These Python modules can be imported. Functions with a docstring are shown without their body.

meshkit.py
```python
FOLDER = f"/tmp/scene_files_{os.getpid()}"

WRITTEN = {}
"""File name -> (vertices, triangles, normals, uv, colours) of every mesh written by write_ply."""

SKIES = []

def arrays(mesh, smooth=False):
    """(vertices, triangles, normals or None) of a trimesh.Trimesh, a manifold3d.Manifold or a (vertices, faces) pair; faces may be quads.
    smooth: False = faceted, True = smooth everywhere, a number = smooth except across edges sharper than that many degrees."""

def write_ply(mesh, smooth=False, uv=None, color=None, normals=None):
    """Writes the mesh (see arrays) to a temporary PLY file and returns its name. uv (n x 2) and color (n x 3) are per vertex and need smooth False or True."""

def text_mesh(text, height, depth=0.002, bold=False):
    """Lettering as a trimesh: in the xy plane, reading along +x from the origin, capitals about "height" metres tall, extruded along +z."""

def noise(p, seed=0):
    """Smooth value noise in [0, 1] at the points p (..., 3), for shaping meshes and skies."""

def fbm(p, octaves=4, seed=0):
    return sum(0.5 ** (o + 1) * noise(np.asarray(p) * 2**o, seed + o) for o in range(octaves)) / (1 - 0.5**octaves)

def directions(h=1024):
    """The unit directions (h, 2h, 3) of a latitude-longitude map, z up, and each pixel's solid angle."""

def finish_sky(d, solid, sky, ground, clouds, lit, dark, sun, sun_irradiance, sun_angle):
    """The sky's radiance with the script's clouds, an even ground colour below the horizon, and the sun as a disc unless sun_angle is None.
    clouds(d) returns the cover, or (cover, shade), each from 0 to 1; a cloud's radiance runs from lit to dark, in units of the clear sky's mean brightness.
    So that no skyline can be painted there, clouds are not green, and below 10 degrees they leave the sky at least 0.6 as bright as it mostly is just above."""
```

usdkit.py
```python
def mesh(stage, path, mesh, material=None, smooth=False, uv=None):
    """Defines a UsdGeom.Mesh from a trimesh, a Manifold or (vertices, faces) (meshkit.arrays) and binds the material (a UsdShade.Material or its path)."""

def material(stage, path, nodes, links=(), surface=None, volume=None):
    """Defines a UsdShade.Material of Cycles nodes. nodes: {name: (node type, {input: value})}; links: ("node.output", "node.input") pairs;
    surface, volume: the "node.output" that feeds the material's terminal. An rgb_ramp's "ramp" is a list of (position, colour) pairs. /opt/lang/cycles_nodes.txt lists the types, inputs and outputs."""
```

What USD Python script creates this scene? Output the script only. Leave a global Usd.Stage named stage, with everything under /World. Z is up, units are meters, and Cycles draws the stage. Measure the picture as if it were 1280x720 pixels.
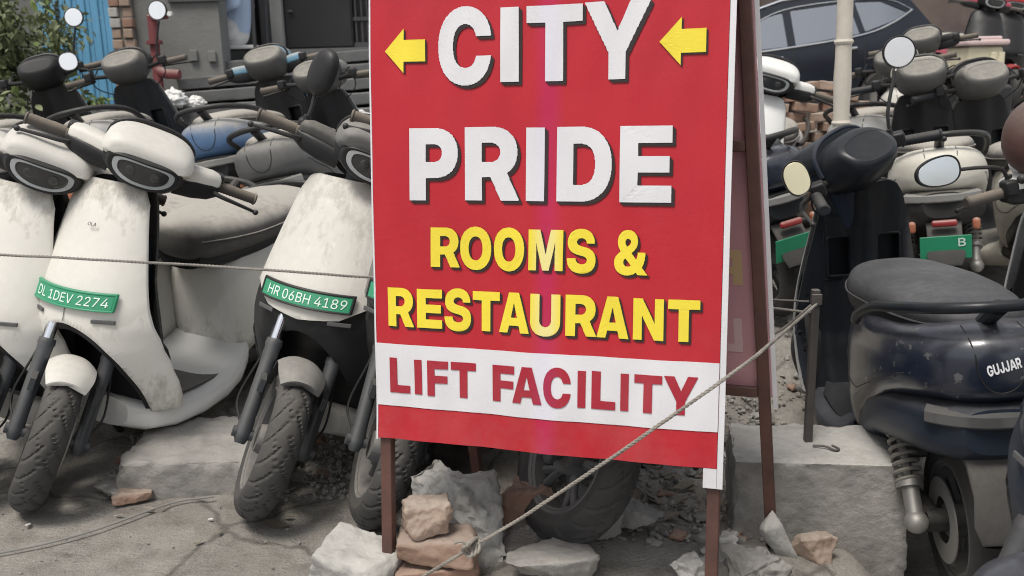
import math, random, glob
import numpy as np, trimesh, manifold3d, shapely, usdkit, meshkit
from shapely import affinity
from shapely.geometry import Polygon, box as sbox, Point
from pxr import Usd, UsdGeom, UsdLux, UsdShade, Gf, Vt, Sdf

rng = np.random.default_rng(7)
stage = Usd.Stage.CreateInMemory()
UsdGeom.SetStageUpAxis(stage, 'Z')
WORLD = UsdGeom.Xform.Define(stage, '/World')
UsdGeom.Scope.Define(stage, '/World/Looks')

# ------------------------------------------------------------------ camera
def camera():
    cam = UsdGeom.Camera.Define(stage, '/World/camera')
    p, r = math.radians(12.5), math.radians(1.6)
    F = np.array([0, math.cos(p), -math.sin(p)]); X = np.array([1.0, 0, 0]); U = np.cross(X, F)
    R = math.cos(r) * X - math.sin(r) * U; V = math.sin(r) * X + math.cos(r) * U
    m = Gf.Matrix4d(*R, 0, *V, 0, *(-F), 0, 0, 0, 1.25, 1)
    cam.AddTransformOp().Set(m)
    cam.CreateHorizontalApertureAttr(36.0); cam.CreateVerticalApertureAttr(20.25)
    cam.CreateFocalLengthAttr(36.0 * 1200 / 1280)
    cam.CreateClippingRangeAttr((0.05, 1000))
    cam.CreateExposureAttr(EXPOSURE)
    cam.CreateFStopAttr(5.6); cam.CreateFocusDistanceAttr(2.5)
EXPOSURE = 0.38
camera()

# ------------------------------------------------------------------ sky and sun (bright haze)
SUN_EL, SUN_AZ = math.radians(66), math.radians(212)      # azimuth: atan2(x, y) of the direction towards the sun
def light():
    m = usdkit.material(stage, '/World/Looks/sky_light', {
        's': ('sky_texture', {'sky_type': 'single_scattering', 'sun_disc': False, 'sun_elevation': SUN_EL, 'sun_rotation': SUN_AZ, 'air_density': 1.0, 'aerosol_density': 3.0, 'ozone_density': 1.0}),
        'h': ('hsv', {'saturation': 0.32, 'value': 1.0, 'fac': 1.0, 'hue': 0.5}),
        'b': ('background_shader', {'strength': 0.125})}, [('s.color', 'h.color'), ('h.color', 'b.color')], surface='b.background')
    d = UsdLux.DomeLight.Define(stage, '/World/sky')
    d.GetPrim().SetCustomDataByKey('kind', 'structure'); d.GetPrim().SetCustomDataByKey('label', 'pale hazy overcast sky'); d.GetPrim().SetCustomDataByKey('category', 'sky')
    UsdShade.MaterialBindingAPI.Apply(d.GetPrim()).Bind(m)
    s = UsdLux.DistantLight.Define(stage, '/World/sun')
    s.CreateNormalizeAttr(True); s.CreateIntensityAttr(0.58); s.CreateAngleAttr(20.0); s.CreateColorAttr(Gf.Vec3f(1.0, 0.955, 0.89))
    d = np.array([math.sin(SUN_AZ) * math.cos(SUN_EL), math.cos(SUN_AZ) * math.cos(SUN_EL), math.sin(SUN_EL)])
    z = d; x = np.cross([0, 0, 1.0], z); x /= np.linalg.norm(x); y = np.cross(z, x)
    s.AddTransformOp().Set(Gf.Matrix4d(*x, 0, *y, 0, *z, 0, 0, 0, 0, 1))
light()

# ------------------------------------------------------------------ materials
MATS = {}
DUST = (0.32, 0.295, 0.255)
def mat(name, base, rough=0.5, dust=0.0, dustcol=DUST, metallic=0.0, nscale=5.0, spec=0.5, var=0.12, bump=0.0, bscale=60.0, coat=0.0, upmin=0.0, side=0.07, spots=0.0, spotcol=(0.75, 0.73, 0.68), top=None):
    """Procedural paint / plastic / stone: tone variation, dust that settled on what faces up and in patches, fine relief."""
    if name in MATS: return MATS[name]
    N = {'tc': ('texture_coordinate', {}), 'p': ('principled_bsdf', {'metallic': metallic, 'specular_ior_level': spec, 'coat_weight': coat, 'coat_roughness': 0.15}),
         'n1': ('noise_texture', {'scale': nscale, 'detail': 6.0, 'roughness': 0.62}),
         'n2': ('noise_texture', {'scale': nscale * 9, 'detail': 3.0, 'roughness': 0.6}),
         'v': ('map_range', {'from_min': 0.3, 'from_max': 0.7, 'to_min': 1 - var, 'to_max': 1 + var}),
         'bc': ('vector_math', {'math_type': 'scale', 'vector1': base}),
         'mx': ('mix_color', {'b': dustcol, 'fac': 0.0}),
         'rr': ('map_range', {'from_min': 0.0, 'from_max': 1.0, 'to_min': rough, 'to_max': 0.9, 'clamp': True})}
    L = [('tc.object', 'n1.vector'), ('tc.object', 'n2.vector'), ('n1.fac', 'v.value'), ('v.result', 'bc.scale'), ('bc.vector', 'mx.a'), ('rr.result', 'p.roughness')]
    last = 'mx.result'
    if dust > 0:
        N.update({'g': ('geometry', {}), 'sx': ('separate_xyz', {}), 'up': ('map_range', {'from_min': upmin, 'from_max': 0.95, 'to_min': side, 'to_max': 1.0, 'clamp': True}),
                  'pt': ('map_range', {'from_min': 0.3, 'from_max': 0.7, 'to_min': 0.68, 'to_max': 1.15, 'clamp': False}),
                  'pf': ('map_range', {'from_min': 0.3, 'from_max': 0.7, 'to_min': 0.75, 'to_max': 1.15, 'clamp': True}),
                  'm1': ('math', {'math_type': 'multiply'}), 'm2': ('math', {'math_type': 'multiply'}), 'm3': ('math', {'math_type': 'multiply', 'value2': dust, 'use_clamp': True})}) 
        L += [('g.normal', 'sx.vector'), ('sx.z', 'up.value'), ('n1.fac', 'pt.value'), ('n2.fac', 'pf.value'), ('up.result', 'm1.value1'), ('pt.result', 'm1.value2'), ('m1.value', 'm2.value1'), ('pf.result', 'm2.value2'), ('m2.value', 'm3.value1')]
        src = 'm3.value'
        if top:      # grime band high up on the panel, wiped and flaking: (z from, z to, amount)
            N.update({'sz': ('separate_xyz', {}), 'tr': ('map_range', {'from_min': top[0], 'from_max': top[1], 'to_min': 0.0, 'to_max': 1.0, 'clamp': True}),
                      'n3': ('noise_texture', {'scale': 24.0, 'detail': 7.0, 'roughness': 0.72}), 'tn': ('map_range', {'from_min': 0.36, 'from_max': 0.64, 'to_min': -0.55, 'to_max': 0.30}),
                      'ta': ('math', {'math_type': 'add'}), 'mp': ('mapping', {'scale': (1.0, 1.0, 0.4)}), 'lo': ('map_range', {'from_min': 0.46, 'from_max': 0.24, 'to_min': 0.0, 'to_max': 0.85, 'clamp': True}), 'lx': ('math', {'math_type': 'maximum'}), 'tb': ('map_range', {'from_min': 0.12, 'from_max': 0.85, 'to_min': 0.0, 'to_max': top[2], 'clamp': True}), 'mm': ('math', {'math_type': 'maximum'})})
            L += [('tc.object', 'sz.vector'), ('tc.object', 'mp.vector'), ('mp.vector', 'n3.vector'), ('sz.z', 'tr.value'), ('sz.z', 'lo.value'), ('tr.result', 'lx.value1'), ('lo.result', 'lx.value2'), ('n3.fac', 'tn.value'), ('lx.value', 'ta.value1'), ('tn.result', 'ta.value2'), ('ta.value', 'tb.value'), ('tb.result', 'mm.value1'), (src, 'mm.value2')]
            src = 'mm.value'
        L += [(src, 'mx.fac'), (src, 'rr.value')]
    else:
        N['rr'] = ('map_range', {'from_min': 0.3, 'from_max': 0.7, 'to_min': max(rough - 0.06, 0.02), 'to_max': min(rough + 0.08, 1.0), 'clamp': True})
        L.append(('n2.fac', 'rr.value'))
    if spots > 0:
        N.update({'n4': ('noise_texture', {'scale': 38.0, 'detail': 5.0, 'roughness': 0.55}), 'sp': ('map_range', {'from_min': 0.64, 'from_max': 0.69, 'to_min': 0.0, 'to_max': spots, 'clamp': True}), 'mx2': ('mix_color', {'b': spotcol})})
        L += [('tc.object', 'n4.vector'), ('n4.fac', 'sp.value'), ('sp.result', 'mx2.fac'), (last, 'mx2.a')]
        last = 'mx2.result'
    L.append((last, 'p.base_color'))
    if bump > 0:
        N.update({'nb': ('noise_texture', {'scale': bscale, 'detail': 6.0, 'roughness': 0.65}), 'bp': ('bump', {'strength': 1.0, 'distance': bump})})
        L += [('tc.object', 'nb.vector'), ('nb.fac', 'bp.height'), ('bp.normal', 'p.normal')]
    MATS[name] = usdkit.material(stage, '/World/Looks/' + name, N, L, surface='p.BSDF')
    return MATS[name]

M = {
 'white': mat('white_paint', (0.68, 0.66, 0.60), 0.40, 0.55, nscale=4, var=0.06, side=0.12, top=(0.80, 0.975, 0.75)),
 'white_head': mat('white_paint_head', (0.68, 0.66, 0.60), 0.40, 0.55, nscale=5, var=0.06, side=0.10),
 'white_dusty': mat('white_paint_dusty', (0.64, 0.62, 0.565), 0.42, 0.6, nscale=5, var=0.06, top=(0.62, 0.97, 0.60), spots=0.25),
 'white_clean': mat('white_paint_clean', (0.72, 0.715, 0.68), 0.34, 0.22, nscale=4, var=0.04),
 'white_grimy': mat('white_paint_grimy', (0.63, 0.61, 0.56), 0.45, 0.62, nscale=5, var=0.08),
 'sill_grey': mat('sill_dusty', (0.50, 0.49, 0.46), 0.5, 0.75, nscale=7, var=0.1),
 'cream': mat('cream_paint', (0.60, 0.57, 0.49), 0.42, 0.35, nscale=4, var=0.06),
 'silver': mat('silver_paint', (0.42, 0.42, 0.41), 0.45, 0.8, nscale=5),
 'greypaint': mat('grey_paint_dusty', (0.09, 0.09, 0.088), 0.45, 0.8, nscale=6, dustcol=(0.27, 0.255, 0.225)),
 'bluepaint': mat('blue_paint_dusty', (0.05, 0.12, 0.24), 0.45, 1.3, nscale=5, dustcol=(0.30, 0.29, 0.27)),
 'palebluepaint': mat('pale_blue_paint_dusty', (0.12, 0.27, 0.38), 0.45, 1.0, nscale=5, dustcol=(0.36, 0.34, 0.30)),
 'navy': mat('navy_paint', (0.007, 0.011, 0.022), 0.24, 0.14, nscale=5, coat=0.5, spots=0.10),
 'navy_dull': mat('navy_paint_dull', (0.012, 0.018, 0.03), 0.4, 0.16, spec=0.3, nscale=5),
 'red': mat('red_paint', (0.42, 0.02, 0.025), 0.35, 0.2),
 'pinkred': mat('pinkish_red_paint', (0.36, 0.05, 0.085), 0.4, 0.25),
 'maroon': mat('maroon_shell', (0.075, 0.034, 0.027), 0.5, 0.35, nscale=9, bump=0.0008),
 'black': mat('black_plastic', (0.012, 0.012, 0.013), 0.42, 0.13, spec=0.3, nscale=6, dustcol=(0.20, 0.185, 0.16)),
 'black_dusty': mat('black_plastic_dusty', (0.022, 0.022, 0.022), 0.5, 0.48, spec=0.3, nscale=6, dustcol=(0.27, 0.25, 0.215)),
 'black_clean': mat('black_plastic_clean', (0.009, 0.011, 0.014), 0.34, 0.05, spec=0.3, nscale=5),
 'dash_dusty': mat('dash_dusty', (0.05, 0.05, 0.048), 0.6, 1.0, nscale=5, dustcol=(0.24, 0.225, 0.195)),
 'seat_dusty': mat('seat_vinyl_dusty', (0.03, 0.029, 0.027), 0.6, 1.25, nscale=3, upmin=0.12, side=0.1, dustcol=(0.35, 0.325, 0.285), bump=0.0006, bscale=320),
 'seat_clean': mat('seat_vinyl', (0.014, 0.015, 0.018), 0.48, 0.30, spec=0.3, nscale=5, dustcol=(0.26, 0.255, 0.25), bump=0.0006, bscale=320),
 'rubber': mat('tyre_rubber', (0.028, 0.027, 0.026), 0.8, 0.42, nscale=9, dustcol=(0.17, 0.155, 0.135), var=0.2, bump=0.0006, bscale=180),
 'grip': mat('grip_rubber', (0.06, 0.052, 0.044), 0.8, 0.75, nscale=14, dustcol=(0.24, 0.20, 0.155), bump=0.0008, bscale=260),
 'grip_clean': mat('grip_rubber_clean', (0.012, 0.014, 0.018), 0.6, 0.2, spec=0.3, nscale=14, bump=0.0008, bscale=260),
 'rail': mat('rail_metal', (0.016, 0.016, 0.017), 0.4, 0.22, spec=0.3, dustcol=(0.22, 0.2, 0.17)),
 'fork': mat('fork_metal', (0.045, 0.05, 0.056), 0.4, 0.4, metallic=0.3, nscale=9, dustcol=(0.22, 0.20, 0.17)),
 'rim': mat('wheel_rim', (0.06, 0.06, 0.062), 0.5, 0.5),
 'steel': mat('dull_steel', (0.30, 0.29, 0.27), 0.5, 0.3, metallic=0.7),
 'spring': mat('spring_steel', (0.20, 0.19, 0.17), 0.55, 0.6, metallic=0.3, dustcol=(0.30, 0.265, 0.215)),
 'chrome': mat('chrome', (0.78, 0.79, 0.80), 0.10, 0, metallic=1.0, var=0.03),
 'mirror': mat('mirror_glass', (0.86, 0.88, 0.90), 0.03, 0, metallic=1.0, var=0.02),
 'mirror_pale': mat('mirror_whitish', (0.80, 0.82, 0.84), 0.34, 0, metallic=0.5, var=0.02, nscale=0.4),  # whitish, half matt glass
 'lens_dark': mat('lamp_lens_dark', (0.016, 0.017, 0.018), 0.12, 0.12, coat=0.5, dustcol=(0.2, 0.18, 0.15)),
 'light_ring': mat('light_ring', (0.30, 0.315, 0.32), 0.35, 0.3),
 'lamp_glass': mat('lamp_glass', (0.05, 0.05, 0.05), 0.12, 0, metallic=0.3),
 'clear_lens': mat('clear_lens', (0.20, 0.20, 0.19), 0.2, 0.3), 'strip_dark': mat('clear_lens_dull', (0.07, 0.07, 0.07), 0.15, 0.12, coat=0.5),
 'mirror_warm_reflection': mat('mirror_warm_reflection', (0.88, 0.82, 0.58), 0.42, 0, metallic=0.45, var=0.03, nscale=0.6),  # bright yellowish reflection painted in as the glass colour
 'red_lens': mat('red_lens', (0.24, 0.018, 0.02), 0.25, 0.5),
 'amber_lens': mat('amber_lens', (0.32, 0.11, 0.06), 0.3, 0.4),
 'plate': mat('green_plate', (0.018, 0.235, 0.115), 0.4, 0.12, var=0.06),
 'plate_ink': mat('plate_lettering', (0.66, 0.78, 0.70), 0.5, 0.1),
 'ink': mat('dark_ink', (0.08, 0.08, 0.08), 0.6, 0),
 'sticker': mat('white_sticker', (0.78, 0.79, 0.80), 0.5, 0),
}

# ------------------------------------------------------------------ names, tags, meshes
USED = {}
def numbered(parent, name):
    k = (parent, name); n = USED.get(k, -1) + 1; USED[k] = n
    return name if n == 0 else '%s_%03d' % (name, n)
def pstr(parent): return '/World' if parent is None else str(parent.GetPath())
def tag(prim, label=None, cat=None, group=None, kind=None):
    for k, v in (('label', label), ('category', cat), ('group', group), ('kind', kind)):
        if v: prim.SetCustomDataByKey(k, v)
    return prim
def xf(name, M4=None, parent=None, label=None, cat=None, group=None, kind=None):
    p = pstr(parent); x = UsdGeom.Xform.Define(stage, p + '/' + numbered(p, name))
    if M4 is not None: x.AddTransformOp().Set(Gf.Matrix4d(*np.asarray(M4, float).T.ravel()))
    return tag(x.GetPrim(), label, cat, group, kind)
def put(name, vfn, material, parent=None, label=None, cat=None, group=None, kind=None, M4=None):
    """One Mesh prim from (v, f, n)."""
    v, f, n = vfn
    p = pstr(parent); path = p + '/' + numbered(p, name)
    m = UsdGeom.Mesh.Define(stage, path)
    m.CreatePointsAttr(Vt.Vec3fArray.FromNumpy(np.ascontiguousarray(v, np.float32)))
    m.CreateFaceVertexCountsAttr(Vt.IntArray.FromNumpy(np.full(len(f), 3, np.int32)))
    m.CreateFaceVertexIndicesAttr(Vt.IntArray.FromNumpy(np.ascontiguousarray(f, np.int32).ravel()))
    m.CreateSubdivisionSchemeAttr('none')
    if n is not None:
        m.CreateNormalsAttr(Vt.Vec3fArray.FromNumpy(np.ascontiguousarray(n, np.float32))); m.SetNormalsInterpolation('vertex')
    if M4 is not None: m.AddTransformOp().Set(Gf.Matrix4d(*np.asarray(M4, float).T.ravel()))
    UsdShade.MaterialBindingAPI.Apply(m.GetPrim()).Bind(M[material] if isinstance(material, str) else material)
    return tag(m.GetPrim(), label, cat, group, kind)
def sm(mesh, smooth=35): return meshkit.arrays(mesh, smooth)
def cat_(*ms): return trimesh.util.concatenate([m for m in ms if m is not None])
def T3(v): m = np.eye(4); m[:3, 3] = v; return m
def R3(axis, deg): return trimesh.transformations.rotation_matrix(math.radians(deg), axis)
def moved(m, *Ts):
    m = m.copy()
    for t in Ts: m.apply_transform(t)
    return m

# ------------------------------------------------------------------ shape tools
def loft(rings, cap=True, closed=True):
    P = np.asarray(rings, float); n, m, _ = P.shape
    v = P.reshape(-1, 3); f = []
    i, j = np.meshgrid(np.arange(n - 1), np.arange(m if closed else m - 1), indexing='ij'); i, j = i.ravel(), j.ravel(); k = (j + 1) % m
    a, b, c, d = i * m + j, i * m + k, (i + 1) * m + k, (i + 1) * m + j
    F = np.vstack([np.c_[a, b, c], np.c_[a, c, d]])
    if cap:
        v = np.vstack([v, P[0].mean(0), P[-1].mean(0)]); q = np.arange(m); s = (q + 1) % m
        F = np.vstack([F, np.c_[s, q, np.full(m, n * m)], np.c_[(n - 1) * m + q, (n - 1) * m + s, np.full(m, n * m + 1)]])
    t = trimesh.Trimesh(v, F, process=False)
    if cap and t.volume < 0: t.invert()
    return t
def sring(x, y0, zc, hy, ht, hb, e=2.6, m=32, pitch=0.0, taper=0.0):
    """A superellipse ring across x: half width hy, ht above and hb below zc; pitch turns it about y."""
    a = np.linspace(0, 2 * np.pi, m, endpoint=False); c, s = np.cos(a), np.sin(a)
    y = hy * np.sign(c) * abs(c) ** (2 / e); z = np.where(s > 0, ht, hb) * np.sign(s) * abs(s) ** (2 / e)
    y = y * (1 - taper * np.clip(z / ht, 0, 1) ** 1.5); p = math.radians(pitch)
    return np.c_[x + z * math.sin(p), y0 + y, zc + z * math.cos(p)]
def tube(pts, r, n=10, closed=False, cap=True):
    pts = np.asarray(pts, float); r = np.broadcast_to(np.asarray(r, float), len(pts))
    t = np.roll(pts, -1, 0) - np.roll(pts, 1, 0) if closed else np.gradient(pts, axis=0)
    t /= np.maximum(np.linalg.norm(t, axis=1, keepdims=True), 1e-9)
    u = np.cross(t[0], [0, 0, 1.0] if abs(t[0][2]) < 0.9 else [1.0, 0, 0]); u /= np.linalg.norm(u)
    a = np.linspace(0, 2 * np.pi, n, endpoint=False); rings = []
    for i in range(len(pts)):
        u = u - t[i] * (u @ t[i]); u /= np.linalg.norm(u); w = np.cross(t[i], u)
        rings.append(pts[i] + r[i] * (np.cos(a)[:, None] * u + np.sin(a)[:, None] * w))
    if closed: rings.append(rings[0]); cap = False
    return loft(rings, cap)
def curve(pts, k=6):
    """Catmull-Rom through the points."""
    P = np.asarray(pts, float); Q = np.vstack([2 * P[0] - P[1], P, 2 * P[-1] - P[-2]]); out = []
    for i in range(1, len(Q) - 2):
        for t in np.linspace(0, 1, k, endpoint=False):
            a, b, c, d = Q[i - 1], Q[i], Q[i + 1], Q[i + 2]
            out.append(0.5 * (2 * b + (c - a) * t + (2 * a - 5 * b + 4 * c - d) * t * t + (3 * b - a - 3 * c + d) * t ** 3))
    return np.array(out + [P[-1]])
def rbox(sx, sy, sz, r=0.006, seg=2):
    s = manifold3d.Manifold.sphere(r, 4 * seg); pts = []
    h = [max(q / 2 - r, 1e-4) for q in (sx, sy, sz)]
    m = manifold3d.Manifold.batch_hull([s.translate((a * h[0], b * h[1], c * h[2])) for a in (-1, 1) for b in (-1, 1) for c in (-1, 1)])
    g = m.to_mesh(); return trimesh.Trimesh(g.vert_properties[:, :3], g.tri_verts, process=False)
def bx(x0, x1, y0, y1, z0, z1):
    m = trimesh.creation.box([x1 - x0, y1 - y0, z1 - z0]); m.apply_translation([(x0 + x1) / 2, (y0 + y1) / 2, (z0 + z1) / 2]); return m
def cyl(a, b, r, n=16): return tube([a, (np.asarray(a) + np.asarray(b)) / 2, b], r, n)
def ball(c, r, sub=2): m = trimesh.creation.icosphere(sub, r); m.apply_translation(c); return m
def lathe(profile, n=48):
    """profile: (radius, height) pairs, turned about the y axis in the xz plane."""
    a = np.linspace(0, 2 * np.pi, n, endpoint=False); P = np.asarray(profile, float)
    return loft([np.c_[P[:, 0] * math.cos(t), P[:, 1], P[:, 0] * math.sin(t)] for t in np.r_[a, 0]], cap=False)
def shell(poly, thick, res, warp):
    """A sheet cut to a flat outline (or its holes), refined and bent: warp(u, v, t) -> xyz, t from 0 (back) to thick (front)."""
    polys = list(getattr(poly, 'geoms', [poly])); cs = []
    for p in polys:
        cs.append(np.array(p.exterior.coords)[:-1])
        cs += [np.array(h.coords)[:-1] for h in p.interiors]
    m = manifold3d.Manifold.extrude(manifold3d.CrossSection(cs, manifold3d.FillRule.EvenOdd), thick).refine_to_length(res).to_mesh()
    v = np.asarray(m.vert_properties[:, :3], float)
    t = trimesh.Trimesh(warp(v[:, 0], v[:, 1], v[:, 2]), np.asarray(m.tri_verts), process=False)
    if t.volume < 0: t.invert()
    return t
def outline(rows, r=0.02):
    """Symmetric outline from (z, half width) rows, corners rounded."""
    z = np.array([q[0] for q in rows]); w = np.array([q[1] for q in rows])
    return Polygon(np.r_[np.c_[w, z], np.c_[-w, z][::-1]]).buffer(-r, quad_segs=6).buffer(2 * r, quad_segs=6).buffer(-r, quad_segs=6).simplify(0.0015)
FONTFILE = glob.glob('/opt/blender-*/*/datafiles/fonts/Inter.woff2')[0]
_txt = {}
def text2d(text, weight=400):
    """Lettering outlines as a shapely shape, capitals one unit tall, from the built-in font."""
    if (text, weight) in _txt: return _txt[text, weight]
    if text == 'I' and weight > 600: return sbox(0, 0, .30, 1)
    from PIL import Image, ImageDraw, ImageFont
    ft = ImageFont.truetype(FONTFILE, 160); ft.set_variation_by_axes([32 if weight > 500 else 14, weight])
    x0, y0, x1, y1 = ft.getbbox(text, anchor='ls')
    im = Image.new('L', (x1 - x0 + 12, y1 - y0 + 12)); ImageDraw.Draw(im).text((6 - x0, 6 - y0), text, 255, font=ft, anchor='ls')
    on = np.pad(np.asarray(im) > 127, ((0, 0), (1, 1))).astype(np.int8)
    r, s = np.nonzero(np.diff(on, axis=1) == 1); e = np.nonzero(np.diff(on, axis=1) == -1)[1]
    g = shapely.union_all(shapely.box(s, -r - 1, e, -r)).buffer(0.8).buffer(-0.8).simplify(0.6)
    cap = 160 * 0.727
    g = affinity.translate(g, x0 - 6, 6 - y0); g = affinity.scale(g, 1 / cap, 1 / cap, origin=(0, 0))
    _txt[text, weight] = g
    return g
def fit_text(text, x0, x1, z0, z1, weight=900):
    g = text2d(text, weight); a = g.bounds
    return affinity.affine_transform(g, [(x1 - x0) / (a[2] - a[0]), 0, 0, (z1 - z0), x0 - a[0] * (x1 - x0) / (a[2] - a[0]), z0])
def flat(shape, depth):
    return cat_(*[trimesh.creation.extrude_polygon(g, depth, engine='earcut') for g in getattr(shape, 'geoms', [shape]) if g.geom_type == 'Polygon' and g.area > 1e-9])
# ------------------------------------------------------------------ the scooter: x forward, y to its left, z up, origin on the ground between the wheels
AX0, AXD = np.array([0.76, 0, 0]), np.array([-0.446, 0, 0.895])
FW, RW, WR = np.array([0.68, 0, 0.228]), np.array([-0.66, 0, 0.228]), 0.228
XF = lambda z: np.interp(z, [0.2, 0.30, 0.40, 0.48, 0.56, 0.62, 0.70, 0.80, 0.90, 0.98], [0.43, 0.485, 0.545, 0.58, 0.597, 0.590, 0.558, 0.512, 0.468, 0.425])
SW = lambda y: 2.1 * y ** 2 + 10 * y ** 4
APRON = [(0.985, 0.085), (0.975, 0.115), (0.93, 0.138), (0.82, 0.163), (0.70, 0.188), (0.60, 0.210), (0.52, 0.228), (0.44, 0.238), (0.36, 0.240), (0.30, 0.236), (0.250, 0.228)]
def wheel_parts(c, hi, width=0.104):
    """tyre with cut tread, rim with spokes, disc: about the axle at c."""
    n, k = (384, 36) if hi else (40, 10)
    a = np.linspace(0, 2 * np.pi, n, endpoint=False); s = np.linspace(-1, 1, k)
    ph = s * 2.15; hw = width / 2
    y = hw * np.sin(ph) / math.sin(1.57) * np.where(abs(ph) > 1.57, 0.93, 1); rr = WR - 0.052 + 0.052 * np.cos(np.clip(ph, -1.57, 1.57)) - np.clip(abs(ph) - 1.57, 0, 1) * 0.06
    A, S = np.meshgrid(a, np.arange(k), indexing='ij'); Rr = rr[S]; Yy = y[S]
    if hi:
        q = (A * WR / 0.0717 + np.abs(Yy) / 0.040 + 0.5 * (Yy > 0)) % 1.0
        g = np.clip((0.095 - abs(q - 0.5)) / 0.06, 0, 1) * (abs(Yy) < hw * 0.97) * (abs(Yy) > 0.006) * (Rr > WR - 0.045)
        q2 = (A * WR / 0.1433 - np.abs(Yy) / 0.05 + 0.3) % 1.0
        g = np.maximum(g, 0.8 * np.clip((0.042 - abs(q2 - 0.5)) / 0.028, 0, 1) * (abs(Yy) < hw * 0.62))
        Rr = Rr - 0.0060 * g
    P = np.stack([c[0] + Rr * np.cos(A), c[1] + Yy, c[2] + Rr * np.sin(A)], -1)
    tyre = loft(np.concatenate([P, P[:1]]), cap=False, closed=False)
    R0 = 0.165
    rim = lathe([(R0, -0.042), (R0 - 0.014, -0.046), (R0 - 0.03, -0.036), (R0 - 0.034, 0), (R0 - 0.03, 0.036), (R0 - 0.014, 0.046), (R0, 0.042), (R0 - 0.008, 0), (R0, -0.042)], 40)
    parts = [rim, lathe([(0.001, -0.05), (0.04, -0.05), (0.045, -0.03), (0.045, 0.03), (0.04, 0.05), (0.001, 0.05)], 20)]
    for i in range(5):
        t = i * 2 * math.pi / 5 + 0.3
        for d in (-0.16, 0.16):
            parts.append(tube([[0.03 * math.cos(t), 0, 0.03 * math.sin(t)], [0.085 * math.cos(t + d / 2), 0, 0.085 * math.sin(t + d / 2)], [0.136 * math.cos(t + d), 0, 0.136 * math.sin(t + d)]], [0.014, 0.011, 0.013], 8))
    rim = moved(cat_(*parts), T3(c))
    disc = moved(lathe([(0.06, 0.056), (0.11, 0.056), (0.11, 0.060), (0.06, 0.060), (0.06, 0.056)], 40), T3(c))
    return tyre, rim, disc
def bean(x, sc, zc=-0.012, m=40, yw=0.108, ht=0.036, hb=0.054, pitch=0):
    a = np.linspace(0, 2 * np.pi, m, endpoint=False); c, s = np.cos(a), np.sin(a)
    y = yw * sc * np.sign(c) * abs(c) ** (2 / 2.9) * np.where(s < 0, 1 - 0.13 * abs(s) ** 1.5, 1)
    z = np.where(s > 0, ht - 0.1 * (1 - sc) * ht, hb) * sc * np.sign(s) * abs(s) ** (2 / 2.7)
    return np.c_[x - 3.4 * (y) ** 2, y, zc + z]
_geo = {}
def G(key, fn, smooth=35):
    if key not in _geo: _geo[key] = sm(fn(), smooth)
    return _geo[key]
def apron_mesh(kind):
    o = outline(APRON, 0.022)
    arch = affinity.scale(Point(0, 0.29).buffer(1, 24), 0.168, 0.275)
    if kind == 'A': o = o.difference(arch.union(sbox(-0.168, 0, 0.168, 0.29)))
    else: o = o.difference(Polygon([(-0.3, 0), (0.3, 0), (0.3, 0.635), (0.19, 0.628), (0.12, 0.585), (0, 0.570), (-0.12, 0.585), (-0.19, 0.628), (-0.3, 0.635)]).buffer(0.01))
    o = max(getattr(o, 'geoms', [o]), key=lambda g: g.area).buffer(-0.004).buffer(0.004)
    return shell(o, 0.012, 0.022, lambda y, z, t: np.c_[XF(z) - SW(y) - 0.012 + t - 0.006 * (np.clip(abs(y) / np.maximum(np.interp(z, [r[0] for r in APRON[::-1]], [r[1] for r in APRON[::-1]]), 0.05), 0, 1) ** 8), y, z])
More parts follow.
